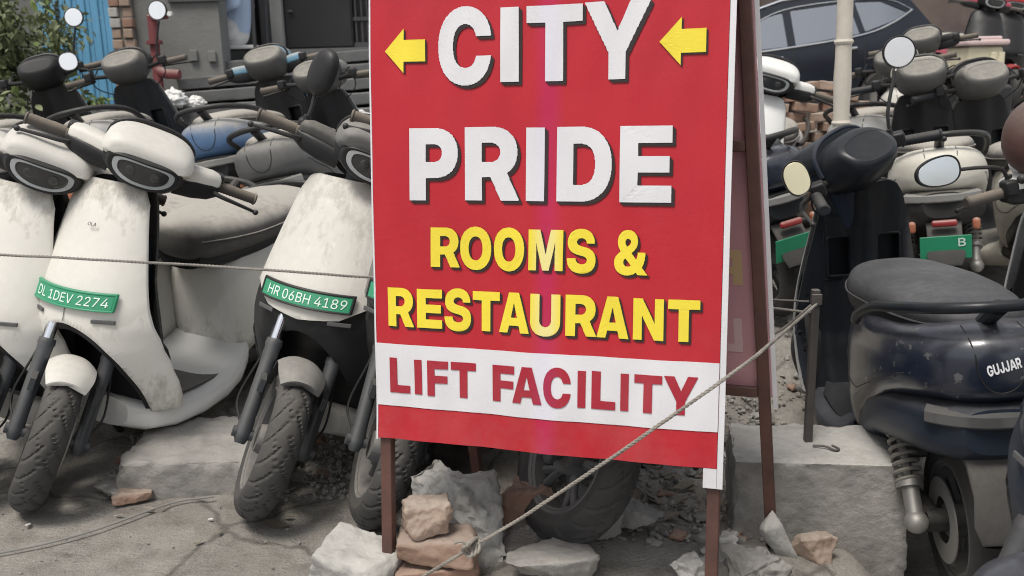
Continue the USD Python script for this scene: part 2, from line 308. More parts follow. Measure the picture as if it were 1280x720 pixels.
def lower_cowl(kind):
    o = outline([(0.66, 0.186), (0.60, 0.204), (0.52, 0.221), (0.44, 0.230), (0.36, 0.230), (0.30, 0.222), (0.25, 0.21)], 0.02)
    o = o.difference(affinity.scale(Point(0, 0.27).buffer(1, 24), 0.150, 0.27).union(sbox(-0.150, 0, 0.150, 0.27)))
    return shell(o, 0.012, 0.028, lambda y, z, t: np.c_[XF(z) - SW(y) - 0.026 + t, y, z])
def liner():
    """the dark back of the wheel arch"""
    o = outline([(0.60, 0.15), (0.5, 0.20), (0.4, 0.205), (0.28, 0.19), (0.2, 0.16)], 0.02)
    return shell(o, 0.01, 0.04, lambda y, z, t: np.c_[np.interp(z, [0.2, 0.45, 0.6], [0.375, 0.40, 0.52]) - 1.2 * y ** 2 + t, y, z])
POCKETS = [sbox(-0.122, 0.66, -0.045, 0.80).buffer(-0.012).buffer(0.012), sbox(0.045, 0.66, 0.122, 0.80).buffer(-0.012).buffer(0.012)]
def inner_shield():
    o = outline([(z, w - 0.004) for z, w in APRON], 0.022)
    for p in POCKETS: o = o.difference(p)
    def warp(y, z, t):
        fl = np.interp(z, [0.2, 0.34, 0.45, 0.8, 1.0], [0.30, 0.345, 0.365, 0.35, 0.335])
        edge = np.minimum(XF(z) - SW(y) - 0.016, fl + 0.055)
        w = np.clip((abs(y) - 0.115) / 0.07, 0, 1) ** 2
        return np.c_[fl * (1 - w) + edge * w - 0.035 * np.exp(-(y / 0.05) ** 2) * np.clip((z - 0.3) / 0.1, 0, 1) + t, y, z]
    return shell(o, 0.01, 0.024, warp)
def pocket_liner():
    ms = []
    for p in POCKETS:
        x0, z0, x1, z1 = p.bounds
        ms += [bx(0.405, 0.408, x0 - 0.01, x1 + 0.01, z0 - 0.01, z1 + 0.01), bx(0.352, 0.404, x0 - 0.012, x0 - 0.008, z0 - 0.01, z1 + 0.01), bx(0.352, 0.404, x1 + 0.008, x1 + 0.012, z0 - 0.01, z1 + 0.01), bx(0.352, 0.404, x0 - 0.012, x1 + 0.012, z0 - 0.014, z0 - 0.010), bx(0.352, 0.404, x0 - 0.012, x1 + 0.012, z1 + 0.010, z1 + 0.014)]
    return cat_(*ms)
def pocket_rim(i):
    c = np.array(POCKETS[i].exterior.coords)[:-1]
    return tube(np.c_[np.full(len(c), 0.349), c[:, 0], c[:, 1]], 0.0045, 6, closed=True)
HC = np.array([0.375, 0, 1.068])
def headT(m):
    m = m.copy(); v = np.array(m.vertices); v[:, 0] = np.where(v[:, 0] > 0, v[:, 0] * .72, v[:, 0]); m.vertices = v
    return moved(m, R3([0, 1, 0], 11), T3(HC + [.008, 0, .022]))
def head_cowl():
    R = [sring(.134, 0, .020, .07, .020, .010, 3.2, taper=.1), sring(.131, 0, .020, .108, .033, .012, 3.6, taper=.08), sring(.117, 0, .020, .124, .045, .016, 3.8, taper=.10), sring(.085, 0, .015, .133, .057, .034, 3.8, taper=.12), sring(.03, 0, .013, .137, .064, .042, 3.6, taper=.14), sring(-.02, 0, .012, .134, .066, .042, 3.4, taper=.16), sring(-.055, 0, .010, .126, .062, .040, 3.2, taper=.16)]
    return headT(loft(R))
def head_lower():
    R = [sring(.10, 0, -.018, .100, .03, .036, 3), sring(.08, 0, -.018, .122, .04, .048, 3), sring(.02, 0, -.018, .128, .04, .050, 3), sring(-.04, 0, -.016, .118, .04, .046, 3)]
    col = tube([[-.01, 0, -.04], [.03, 0, -.13], [.06, 0, -.24]], [.07, .058, .05], 18)
    return headT(cat_(loft(R), col))
def dash_cover():
    R = [sring(-.03, 0, -.02, .124, .076, .105, 2.8, taper=.1), sring(-.075, 0, -.02, .124, .080, .116, 2.6, pitch=10, taper=.05), sring(-.118, 0, -.012, .120, .080, .112, 2.5, pitch=22), sring(-.150, 0, -.004, .113, .073, .096, 2.4, pitch=32), sring(-.163, 0, .0, .105, .063, .080, 2.4, pitch=38), sring(-.167, 0, .002, .092, .052, .066, 2.4, pitch=40), sring(-.163, 0, .002, .084, .047, .060, 2.4, pitch=40), sring(-.163, 0, .002, .03, .02, .02, 2.4, pitch=40)]
    return headT(loft(R))
def visor():
    """raised rim of the front cowl seen behind the dash"""
    a = np.linspace(-0.25, math.pi + 0.25, 26)
    P = np.c_[np.full(26, -.05), .128 * np.sign(np.cos(a)) * abs(np.cos(a)) ** .62 * (1 - .24 * np.clip(np.sin(a), 0, 1) ** 1.5), -.000 + .080 * np.sign(np.sin(a)) * abs(np.sin(a)) ** .62]
    return headT(tube(P, .008, 8))
def pod():
    return headT(loft([bean(.06, 1.0), bean(.150, 1.06), bean(.162, 1.0), bean(.164, .94), bean(.160, .86), bean(.152, .84), bean(.152, .3)]))
def ringlight():
    P = bean(.160, .80, m=48); return headT(loft([bean(.157, .86, m=48), bean(.1615, .845, m=48), bean(.1615, .71, m=48), bean(.157, .695, m=48), bean(.153, .8, m=48), bean(.157, .86, m=48)], cap=False))
def lens():
    return headT(loft([bean(.145, .70), bean(.157, .69), bean(.159, .55), bean(.1595, .2)]))
def lamp(s):
    return headT(moved(lathe([(0.001, 0.004), (0.010, 0.004), (0.015, 0.0), (0.015, -0.006), (0.001, -0.006)], 18), R3([0, 0, 1], -90), T3([.1575, 0.036 * s, -.016])))
def handle_cover(s):
    def r(y, x, z, hx, hz, e=3.0):
        a = np.linspace(0, 2 * np.pi, 24, endpoint=False); c, q = np.cos(a), np.sin(a)
        return np.c_[x + hx * np.sign(c) * abs(c) ** (2 / e), np.full(24, s * y), z + np.where(q > 0, hz, hz * .45) * np.sign(q) * abs(q) ** (2 / e)]
    return loft([r(.10, .345, 1.050, .040, .034), r(.15, .330, 1.058, .042, .036), r(.20, .315, 1.060, .040, .034), r(.228, .306, 1.058, .035, .028), r(.236, .304, 1.056, .024, .018)])
def handle_lower(s):
    def r(y, x, z, hx, hz, e=3.0):
        a = np.linspace(0, 2 * np.pi, 20, endpoint=False); c, q = np.cos(a), np.sin(a)
        return np.c_[x + hx * np.sign(c) * abs(c) ** (2 / e), np.full(20, s * y), z + np.where(q > 0, hz * .7, hz) * np.sign(q) * abs(q) ** (2 / e)]
    return loft([r(.10, .348, 1.028, .042, .038), r(.16, .332, 1.032, .044, .040), r(.21, .315, 1.036, .042, .036), r(.238, .305, 1.040, .030, .024)])
def grip(s):
    y = np.linspace(.232, .362, 27); r = np.where(np.arange(27) % 2, .0185, .0170); r[[0, 1]] = .0215; r[[-2, -1]] = [.021, .016]
    return tube(np.c_[.300 - .08 * (y - .23), s * y, np.full(27, 1.048) - .02 * (y - .23)], r, 16)
def lever(s):
    P = curve([(.325, s * .205, 1.035), (.352, s * .24, 1.032), (.350, s * .30, 1.026), (.335, s * .368, 1.016)])
    return cat_(tube(P, np.linspace(.009, .0055, len(P)), 8), ball((.335, s * .37, 1.016), .0095))
def bare_bar(s): return cat_(tube(curve([(.33, s * .06, 1.035), (.325, s * .13, 1.045), (.303, s * .205, 1.055)], 5), .0125, 10))
def bar_cable(s): return cat_(tube(curve([(.315, s * .19, 1.065), (.37, s * .17, 1.10), (.41, s * .10, 1.05), (.40, s * .05, .95)], 6), .0038, 6))
def bar_hose(s): return tube(curve([(.30, s * .22, 1.045), (.335, s * .20, .985), (.37, s * .12, .93), (.385, s * .06, .90)], 6), .0034, 6)
def switchbox(s): return moved(rbox(.05, .045, .05, .01), T3([.288, s * .222, 1.062]))
def fork_leg(s):
    d = AXD; y = s * .092
    a = FW + np.array([.0, y, 0]); q = lambda t, o=0: a + d * t + np.array([o, 0, 0])
    lo = tube([q(-.03), q(-.015), q(.0), q(.05), q(.20), q(.262), q(.268), q(.285)], [.014, .021, .024, .021, .0215, .023, .026, .024], 16)
    lug = cyl(a + [0, -s * .03, 0], a + [0, s * .03, 0], .016, 12)
    brk = bx(a[0] - .075, a[0] - .01, y - .008, y + .008, .36, .40)
    return cat_(lo, lug, brk)
def stanchion(s):
    a = FW + np.array([0, s * .092, 0]); return cyl(a + AXD * .28, a + AXD * .50, .0155, 16)
def clamp(): return moved(rbox(.05, .23, .05, .012), T3(FW + AXD * .47))
def fender():
    R = []
    for t in np.radians(np.linspace(69, 158, 22)):
        rad = .250 + .008 * math.sin(t); flare = .80 + .20 * math.sin(min(max((t - 1.2) / .35, 0), 1) * math.pi / 2) * (1 if t < 1.8 else max(1 - (t - 1.8) * .5, .5))
        a = np.linspace(-1, 1, 11)
        prof = [(y * .070 * flare, rad - .030 * abs(y) ** 2.4) for y in a] + [(y * .066 * flare, rad - .006 - .030 * abs(y) ** 2.4) for y in a[::-1]]
        R.append([(FW[0] + r * math.cos(t), y, FW[2] + r * math.sin(t)) for y, r in prof])
    return loft(R)
def floor_base():
    R = [sring(.43, 0, .235, .11, .05, .05, 3), sring(.38, 0, .225, .175, .05, .06, 3.4), sring(.28, 0, .215, .205, .045, .065, 3.6), sring(.14, 0, .212, .212, .045, .065, 3.6), sring(0, 0, .225, .205, .05, .07, 3.4), sring(-.10, 0, .25, .19, .06, .08, 3), sring(-.17, 0, .29, .165, .08, .10, 3)]
    return loft(R)
def floor_mat():
    o = Polygon([(-.15, -.135), (.06, -.168), (.26, -.168), (.37, -.13), (.37, .13), (.26, .168), (.06, .168), (-.15, .135)]).buffer(-.03).buffer(.03)
    m = shell(o, .004, .04, lambda x, y, t: np.c_[x, y, .262 + t + .06 * np.clip((x - .28) / .11, 0, 1) ** 2 + .035 * np.clip((-.02 - x) / .13, 0, 1) ** 2])
    return m
def body_shell():
    R = [sring(-.105, 0, .43, .10, .20, .185, 2.8, pitch=14), sring(-.125, 0, .44, .148, .24, .205, 3, pitch=13), sring(-.17, 0, .455, .176, .255, .215, 3.1, pitch=10), sring(-.23, 0, .48, .188, .240, .20, 3.1, pitch=4), sring(-.30, 0, .52, .200, .225, .17, 3), sring(-.45, 0, .575, .208, .195, .135, 2.9), sring(-.60, 0, .63, .205, .140, .10, 2.8), sring(-.72, 0, .665, .188, .118, .09, 2.8), sring(-.80, 0, .685, .16, .102, .09, 2.7), sring(-.855, 0, .695, .125, .085, .085, 2.6), sring(-.885, 0, .695, .08, .065, .06, 2.5), sring(-.893, 0, .695, .03, .03, .03, 2.3)]
    return loft(R)
def belly():
    R = [sring(-.20, 0, .33, .13, .09, .12, 3), sring(-.27, 0, .36, .17, .12, .10, 3), sring(-.45, 0, .46, .192, .09, .09, 3), sring(-.62, 0, .525, .190, .06, .115, 3), sring(-.76, 0, .555, .165, .05, .115, 3), sring(-.85, 0, .565, .125, .045, .10, 3), sring(-.885, 0, .565, .08, .04, .07, 3)]
    return loft(R)
def tail_strip():
    a = np.linspace(-.80, .80, 25); P = np.c_[-.62 - .275 * np.cos(a) ** .8, .205 * np.sin(a), np.full(25, .580)]
    return loft([[(p[0] - .004, p[1], p[2] - .018), (p[0] - .010 * math.cos(t), p[1] + .010 * math.sin(t), p[2] - .012), (p[0] - .010 * math.cos(t), p[1] + .010 * math.sin(t), p[2] + .012), (p[0] + .02, p[1] * .95, p[2] + .02), (p[0] + .03, p[1] * .9, p[2])] for p, t in zip(P, a)])
def seat():
    R = [sring(.075, 0, 0.707, .062, .030, .050, 2.6), sring(.060, 0, 0.710, .098, .050, .070, 2.7), sring(.02, 0, 0.714, .126, .066, .085, 2.7), sring(-.06, 0, 0.717, .150, .075, .085, 2.6), sring(-.18, 0, 0.724, .172, .076, .080, 2.6), sring(-.32, 0, 0.736, .176, .074, .075, 2.7), sring(-.46, 0, 0.747, .168, .070, .075, 2.8), sring(-.60, 0, 0.757, .150, .064, .068, 2.8), sring(-.70, 0, 0.764, .125, .054, .055, 2.8), sring(-.75, 0, 0.767, .09, .040, .042, 2.6), sring(-.768, 0, 0.767, .04, .02, .02, 2.4)]
    return loft(R)
def seat_piping():
    R = [(.064, .100, 0.714), (.02, .1285, 0.720), (-.06, .1525, 0.724), (-.18, .1745, 0.732), (-.32, .1785, 0.744), (-.46, .1705, 0.754), (-.60, .1525, 0.763), (-.70, .127, 0.769), (-.755, .085, 0.771), (-.772, 0, 0.771)]
    P = np.array(R + [(x, -y, z) for x, y, z in R[-2::-1]]); return tube(curve(P, 4), .003, 6)
def seat_base():
    R = [sring(.05, 0, 0.652, .085, .03, .05, 3), sring(-.06, 0, 0.652, .13, .035, .05, 3), sring(-.30, 0, 0.672, .16, .03, .04, 3), sring(-.60, 0, 0.717, .14, .03, .03, 3), sring(-.72, 0, 0.737, .09, .02, .02, 3)]
    return loft(R)
def grab_rail():
    h = [(-.34, .188, 0.700), (-.41, .206, 0.706), (-.48, .212, 0.743), (-.60, .205, 0.790), (-.72, .182, 0.816), (-.82, .13, 0.834), (-.868, .06, 0.842), (-.876, 0, 0.843)]
    P = np.array(h + [(x, -y, z) for x, y, z in h[-2::-1]]); return tube(curve(P, 5), .0135, 12)
def rail_mount(): return cyl((-.74, 0, .76), (-.86, 0, .836), .02, 10)
def u_seam():
    b = _bodytree(); a = np.linspace(0, math.pi, 15); w = .060
    P = np.r_[[(-.8, w, .77), (-.85, w, .755)], np.c_[np.full(15, -.9), w * np.cos(a), .735 - .095 * np.sin(a)], [(-.85, -w, .755), (-.8, -w, .77)]]
    q, _, fi = trimesh.proximity.closest_point(b, P); return tube(curve(q + b.face_normals[fi] * .0003, 3), .0019, 6)
def side_seam(s):
    b = _bodytree(); P = np.array([(x, s * .3, z) for x, z in ((-.16, .56), (-.26, .50), (-.40, .50), (-.56, .56), (-.72, .625), (-.80, .65))])
    q, _, fi = trimesh.proximity.closest_point(b, curve(P, 6)); return tube(q + b.face_normals[fi] * .0002, .0016, 5)
_bt = []
def _bodytree():
    if not _bt: _bt.append(body_shell())
    return _bt[0]
def rear_fender():
    return cat_(loft([sring(-.80, 0, .50, .08, .02, .02, 3), sring(-.86, 0, .46, .070, .016, .016, 3), sring(-.905, 0, .40, .068, .012, .012, 3), sring(-.93, 0, .34, .075, .010, .010, 3), sring(-.94, 0, .30, .06, .008, .008, 3)]))
def shock(s):
    a, b = np.array([-.55, s * .135, .455]), np.array([-.70, s * .135, .245])
    return cat_(cyl(a, b, .013, 10), cyl(a + (b - a) * .0, a + (b - a) * .12, .034, 14), cyl(a + (b - a) * .58, a + (b - a) * .66, .034, 14), cyl(a + (b - a) * .66, b, .022, 12), ball(b, .03))
def spring_(s):
    a, b = np.array([-.55, s * .135, .455]), np.array([-.70, s * .135, .245]); a, b = a + (b - a) * .1, a + (b - a) * .6
    d = (b - a) / np.linalg.norm(b - a); u = np.array([0, 1.0, 0]); w = np.cross(d, u); t = np.linspace(0, 1, 90); th = t * 2 * math.pi * 6
    return tube(a + np.outer(t, b - a) + .031 * (np.outer(np.cos(th), u) + np.outer(np.sin(th), w)), .0058, 6)
def swingarm():
    return cat_(*[tube(curve([(-.15, s * .12, .27), (-.40, s * .13, .26), (-.66, s * .085, .23)], 4), [.035] * 8 + [.03], 10) for s in (-1, 1)], cyl((-.66, -.1, .228), (-.66, .1, .228), .03, 14), moved(lathe([(.001, -.05), (.085, -.05), (.10, -.03), (.10, .03), (.085, .05), (.001, .05)], 26), T3([-.60, -.085, .235])))
def side_stand(): return cat_(tube(curve([(.16, .14, .21), (.14, .21, .11), (.10, .300, -.02)], 4), .0125, 10), moved(rbox(.085, .05, .010, .004), T3([.085, .310, -.022])))
def cable(s): return cat_(tube(curve([(.44, s * .10, .56),(.56, s * .11, .45), (.60, s * .135, .30), (.66, s * .11, .25)], 5), .0035, 6))
MIR = {'low': ((.285, .30, 1.175), .054, .054, 10, ((.30, .20, 1.08), (.30, .22, 1.11), (.290, .28, 1.13))), 'round': ((.285, .285, 1.335), .056, .056, 10, ((.30, .20, 1.08), (.30, .215, 1.16), (.290, .27, 1.28))), 'oval': ((.29, .440, 1.165), .074, .047, 6, ((.30, .215, 1.08), (.30, .235, 1.125), (.295, .30, 1.145), (.295, .37, 1.155))),
       'folded': ((.30, .235, 1.235), .050, .072, 50, ((.30, .225, 1.08), (.295, .222, 1.12), (.285, .228, 1.17))), 'short': ((.285, .335, 1.325), .054, .054, 36, ((.30, .20, 1.08), (.30, .225, 1.16), (.290, .30, 1.27))), 'droop': ((.275, .285, 1.135), .042, .058, -30, ((.30, .215, 1.08), (.30, .24, 1.105), (.29, .26, 1.115)))}
def mirror_stem(s, kind):
    P = [(x, s * y, z) for x, y, z in MIR[kind][4]]
    return cat_(tube(curve(P, 4), .0062, 8), cyl((.30, P[0][1], 1.06), (.30, P[0][1], 1.10), .011, 10))
def mirror_shape(s, kind, glass):
    """the shell (or the glass) of a mirror whose glass faces back (-x)"""
    c, a, b, yaw, _ = MIR[kind]; c = np.array([c[0], s * c[1], c[2]]); k1 = .16 if kind == 'oval' else 0
    t = np.linspace(0, 2 * np.pi, 36, endpoint=False); e = 1 if kind in ('round', 'short') else .86; sg = lambda q: np.sign(q) * abs(q) ** e
    k = 1 + k1 * -s * np.cos(t)
    ring = lambda x, q: np.c_[np.full(36, x), a * q * sg(np.cos(t)), b * q * sg(np.sin(t)) * k]
    if glass: m = loft([ring(-.0145, .93), ring(-.0165, .90), ring(-.0168, .4)])
    else: m = loft([ring(-.0155, .95), ring(-.017, .985), ring(-.012, 1.02), ring(-.002, 1.0), ring(.010, .85), ring(.016, .5)])
    return moved(m, R3([0, 0, 1], yaw * s), R3([0, 1, 0], 5), T3(c))
def seam_lines(s):
    return bend_front(tube([(-.0075, s * .002 + .06 * (q + .03), q) for q in (-.032, -.045, -.058, -.072)], .0011, 5))
def plate_front(): return moved(rbox(.006, .292, .050, .0028), T3([0, 0, 0]))
def bend_front(m, z0=.645): 
    """lays a shape made in the yz plane on the curve of the front cowl"""
    v = np.asarray(m.vertices); y, z = v[:, 1], v[:, 2] + z0
    m = m.copy(); m.vertices = np.c_[v[:, 0] + XF(z) - SW(y) * .9 + .010, y, z]; return m
def txt_front(text, y0, y1, h):
    m = flat(fit_text(text, y0, y1, -h / 2, h / 2, 380), .0012).subdivide_to_size(.03); v = np.asarray(m.vertices)
    return trimesh.Trimesh(np.c_[v[:, 2] + .003, v[:, 0], v[:, 1]], m.faces, process=False)
def txt_rear(text, h, z, w, x):
    m = flat(fit_text(text, -w, w, -h / 2, h / 2, 500), .0012); v = np.asarray(m.vertices)
    return trimesh.Trimesh(np.c_[-v[:, 2], -v[:, 0], v[:, 1]], m.faces[:, ::1], process=False)
def rear_plate(): return rbox(.005, .20, .105, .0022)
RPT = lambda m: moved(m, R3([0, 1, 0], -14), T3([-.925, 0, .375]))
def pose_matrix(x, y, z, yaw, lean, pit):
    """front contact point at (x, y, z); leaning towards the stand side by lean; nose down by pit"""
    return T3([x, y, z]) @ R3([0, 0, 1], yaw) @ R3([0, 1, 0], pit) @ R3([1, 0, 0], -lean) @ T3([-.68, 0, 0])
def scooter(label, pose, steer=15, style='A', body='white', head=None, front=None, low='black', inner='black', dash='black_dusty', seatm='seat_dusty', gripm='grip', fend=None, sill=None, handle=None, matm='black_dusty', plate=None, rplate=None, mirrors=(), hi=True, levers=True, name='parked_scooter', emblem=False, slots=True, sticker=False, group='parked scooters', rail='rail', tyre='rubber', strip='clear_lens', cat='scooter', pod_=True, rear_bits=True, covers=True, sweep=0.0, seat_up=0.0):
    x, y, z, yaw, lean, pit = pose
    o = xf(name, pose_matrix(*pose), None, label, cat, group)
    head = head or ('white_head' if body == 'white' else body); front = front or body; fend = fend or body; sill = sill or body; handle = handle or head
    S = R3(AXD, steer); S[:3, 3] = AX0 - S[:3, :3] @ AX0
    def st(nm, key, fn, m, parent=o, smooth=35, label=None):
        v, f, n = G(key, fn, smooth)
        if sweep and nm in ('grip', 'brake_lever', 'switch_box'):
            q = 1 if v[:, 1].mean() > 0 else -1; A = (R3([0, 0, 1], q * sweep) @ R3([1, 0, 0], -q * .15 * sweep))[:3, :3]; pv = np.array([.303, q * .205, 1.052]); v = (v - pv) @ A.T + pv; n = None if n is None else n @ A.T
        return put(nm, (v @ S[:3, :3].T + S[:3, 3], f, None if n is None else n @ S[:3, :3].T), m, parent, label)
    def fx(nm, key, fn, m, parent=o, smooth=35, label=None): return put(nm, G(key, fn, smooth), m, parent, label)
    # front
    fx('front_apron', 'apron' + style, lambda: apron_mesh(style), front)
    fx('lower_cowl', 'lowcowl', lambda: lower_cowl(style), low)
    fx('wheel_arch_liner', 'liner', liner, 'black')
    fx('inner_shield', 'inner', inner_shield, inner)
    pk = fx('storage_pocket', 'pocket', pocket_liner, 'black_clean')
    for i in (0, 1): fx('pocket_rim', 'prim%d' % i, lambda: pocket_rim(i), inner, pk)
    if slots:
        for s in (-1, 1): fx('indicator_slot', 'slot%d' % s, lambda: bend_front(moved(rbox(.006, .062, .012, .002), T3([-.007, s * .120, 0]), ), .585), 'ink')
    if style == 'A' and hi:
        fx('panel_seam', 'pseam', lambda: seam_lines(1), 'ink')
    if emblem: fx('emblem', 'emblem', lambda: bend_front(txt_front('OLA', -.0, .03, .010), .86), 'ink', smooth=False)
    # steering
    hc = st('head_cowl', 'hcowl', head_cowl, head); st('head_lower', 'hlow', head_lower, low); dc = st('dash_cover', 'dash', dash_cover, dash); st('dash_rim', 'visor', visor, low, dc)
    if pod_:
        hl = st('headlight', 'pod', pod, low); st('light_ring', 'ring', ringlight, 'light_ring', hl); st('lens', 'lens', lens, 'lens_dark', hl)
        for s in (-1, 1): st('lamp', 'lamp%d' % s, lambda: lamp(s), 'lamp_glass', hl)
    for s in (-1, 1):
        if covers: st('handle_cover', 'hcov%d' % s, lambda: handle_cover(s), handle); st('handle_underside', 'hund%d' % s, lambda: handle_lower(s), low)
        else: st('handlebar', 'bar%d' % s, lambda: bare_bar(s), 'black'); st('brake_cable', 'bcab%d' % s, lambda: bar_cable(s), 'black_clean'); st('brake_hose', 'bhos%d' % s, lambda: bar_hose(s), 'black_clean')
        st('switch_box', 'swb%d' % s, lambda: switchbox(s), 'black')
        st('grip', 'grip%d' % s, lambda: grip(s), gripm)
        if levers: st('brake_lever', 'lev%d' % s, lambda: lever(s), 'rail')
        fk = st('front_fork', 'fork%d' % s, lambda: fork_leg(s), 'fork'); st('stanchion', 'stan%d' % s, lambda: stanchion(s), 'chrome', fk)
        if hi: st('brake_cable', 'cab%d' % s, lambda: cable(s), 'black')
    st('fork_clamp', 'clamp', clamp, 'black')
    for s, kind, gm in mirrors:
        ms = st('mirror', 'mir%d%s' % (s, kind), lambda: mirror_shape(s, kind, False), 'black'); st('mirror_glass', 'mig%d%s' % (s, kind), lambda: mirror_shape(s, kind, True), gm, ms); st('mirror_stem', 'mst%d%s' % (s, kind), lambda: mirror_stem(s, kind), 'rail', ms)
    st('front_fender', 'fender', fender, fend)
    for nm, c, fn in (('front_wheel', FW, st), ('rear_wheel', RW, fx)):
        key = nm + str(hi)
        if key not in _geo: _geo[key] = [sm(q, 45) for q in wheel_parts(c, hi and nm == 'front_wheel')]
        w = xf(nm, None, o)
        for k, (pn, mm) in enumerate((('tyre', tyre), ('rim', 'rim'), ('brake_disc', 'steel'))): fn(pn, key + str(k), lambda: None, mm, w) if key + str(k) in _geo else (_geo.__setitem__(key + str(k), _geo[key][k]), fn(pn, key + str(k), lambda: None, mm, w))
    # body
    fx('floor_base', 'floor', floor_base, sill); fx('floor_mat', 'fmat', floor_mat, matm)
    bs = fx('body_shell', 'body', body_shell, body); fx('tail_seam', 'useam', u_seam, 'black', bs)
    fx('underbody', 'belly', belly, low); fx('tail_strip', 'strip', tail_strip, strip)
    def up(nm, key, fn, m, parent=o):
        v, f, n = G(key, fn); return put(nm, (v + [0, 0, seat_up], f, n), m, parent)
    se = up('seat', 'seat', seat, seatm); up('seat_piping', 'piping', seat_piping, seatm, se); up('seat_base', 'sbase', seat_base, 'black')
    for s in (-1, 1): fx('side_seam', 'sseam%d' % s, lambda: side_seam(s), 'black', bs)
    gr = fx('grab_rail', 'rail', grab_rail, rail); fx('rail_mount', 'railm', rail_mount, rail, gr)
    fx('rear_fender', 'rfend', rear_fender, 'rubber')
    if rear_bits: fx('tail_light', 'tlight', lambda: moved(rbox(.026, .10, .028, .009), T3([-.905, 0, .475])), 'red_lens')
    for s in (-1, 1) if rear_bits else (): fx('rear_indicator', 'rind%d' % s, lambda: moved(rbox(.035, .03, .05, .012), T3([-.87, s * .125, .46])), 'amber_lens')
    for s in (-1, 1):
        sk = fx('shock_absorber', 'shock%d' % s, lambda: shock(s), 'steel'); fx('spring', 'spr%d' % s, lambda: spring_(s), 'spring', sk)
    fx('swing_arm', 'swing', swingarm, 'black_dusty'); fx('side_stand', 'stand', side_stand, 'rail')
    if plate:
        p = fx('number_plate', 'plate', lambda: bend_front(rbox(.005, .285, .044, .0022).subdivide_to_size(.03)), 'plate')
        fx('plate_frame', 'plateframe', lambda: bend_front(trimesh.util.concatenate([moved(rbox(.010, .296, .006, .002).subdivide_to_size(.03), T3([0, 0, q])) for q in (-.024, .024)] + [moved(rbox(.010, .006, .05, .002), T3([0, q, 0])) for q in (-.146, .146)])), 'black' if style == 'B' else 'plate', p)
        pt, pa, pb = (plate, -.118, .132) if isinstance(plate, str) else plate
        fx('lettering', 'pl' + pt, lambda: bend_front(txt_front(pt, pa, pb, .026)), 'plate_ink', p, smooth=False)
    if rplate is not None:
        p = fx('rear_number_plate', 'rplate', lambda: RPT(rear_plate()), 'plate')
        for tx, yc, w, zc in rplate: fx('lettering', 'rp' + tx, lambda: RPT(moved(txt_rear(tx, .036, 0, w, 0), T3([-.003, -yc, zc]))), 'plate_ink', p, smooth=False)
    if sticker:
        b = _bodytree(); m = flat(affinity.rotate(fit_text('GUJJAR', -.038, .038, -.0125, .0125, 800), 14), .001).subdivide_to_size(.006); v = np.asarray(m.vertices)
        q, _, fi = trimesh.proximity.closest_point(b, np.c_[np.full(len(v), -.90), -v[:, 0] + .0, v[:, 1] + .708])
        put('sticker_lettering', sm(trimesh.Trimesh(q + b.face_normals[fi] * (.0012 + v[:, 2:3] * .5), m.faces, process=False), False), 'sticker', bs)
    return o
# ------------------------------------------------------------------ ground
def gz(x, y):
    x, y = np.broadcast_arrays(np.asarray(x, float), np.asarray(y, float))
    s = lambda v, a, b: np.clip((v - a) / (b - a), 0, 1) ** 2 * (3 - 2 * np.clip((v - a) / (b - a), 0, 1))
    left = .05 * s(y, 2.95, 3.3) + .22 * s(y, 4.15, 4.4) + .05 * s(y, 4.6, 5.6) + .70 * s(y, 6.0, 7.0)
    right = .12 * s(y, 3.2, 4.2) + .10 * s(y, 4.4, 5.4) - .12 * s(y, 6.6, 8.2) + .10 * (x - 2.4) * s(y, 7.5, 8.5) * (1 - s(y, 12, 30)) * np.clip(1 - abs(x - 3) / 9, 0, 1)
    wv = s(x, 4.0, 4.4) * (1 - s(x, 7, 9)) * s(y, 7.9, 8.6) * (1 - s(y, 11.4, 12.0)); right = right * (1 - wv) + .74 * wv
    w = s(x, -.1, .9)
    h = left * (1 - w) + right * w
    h = h - .14 * s(x, .84, 1.02) * s(y, 1.75, 2.0) * (1 - s(y, 3.85, 4.15)) - .10 * s(x, 1.3, 1.5) * (1 - s(y, 1.6, 2.0))* s(y, .9, 1.2)
    h = h + .07 * np.exp(-(((x - .02) / .35) ** 2 + ((y - 2.42) / .16) ** 2)) + .05 * np.exp(-(((x - .62) / .2) ** 2 + ((y - 2.24) / .1) ** 2))
    return h
def rough(x, y):
    p = np.stack([x, y, np.zeros_like(x)], -1)
    big = meshkit.fbm(p * 2.2, 4, 3) - .5; fine = meshkit.fbm(p * 14, 4, 5) - .5
    rub = np.clip(np.exp(-((x - .3) / .9) ** 4 - ((y - 2.95) / .55) ** 4) + .8 * np.exp(-((x - 1.1) / .5) ** 4 - ((y - 3.6) / .9) ** 4) + .6 * np.exp(-((x + .9) / .8) ** 4 - ((y - 3.3) / .35) ** 4), 0, 1)
    v = meshkit.noise(p * 9, 8); ridge = abs(meshkit.noise(p * 7, 12) - .5) * 2
    cr = np.clip(1 - abs(meshkit.fbm(p * 1.7 + 3, 4, 21) - .5) / .010, 0, 1) * (y < 3.2)
    return .010 * big + .004 * fine + rub * (.035 * (ridge - .5) + .03 * fine) - .008 * cr
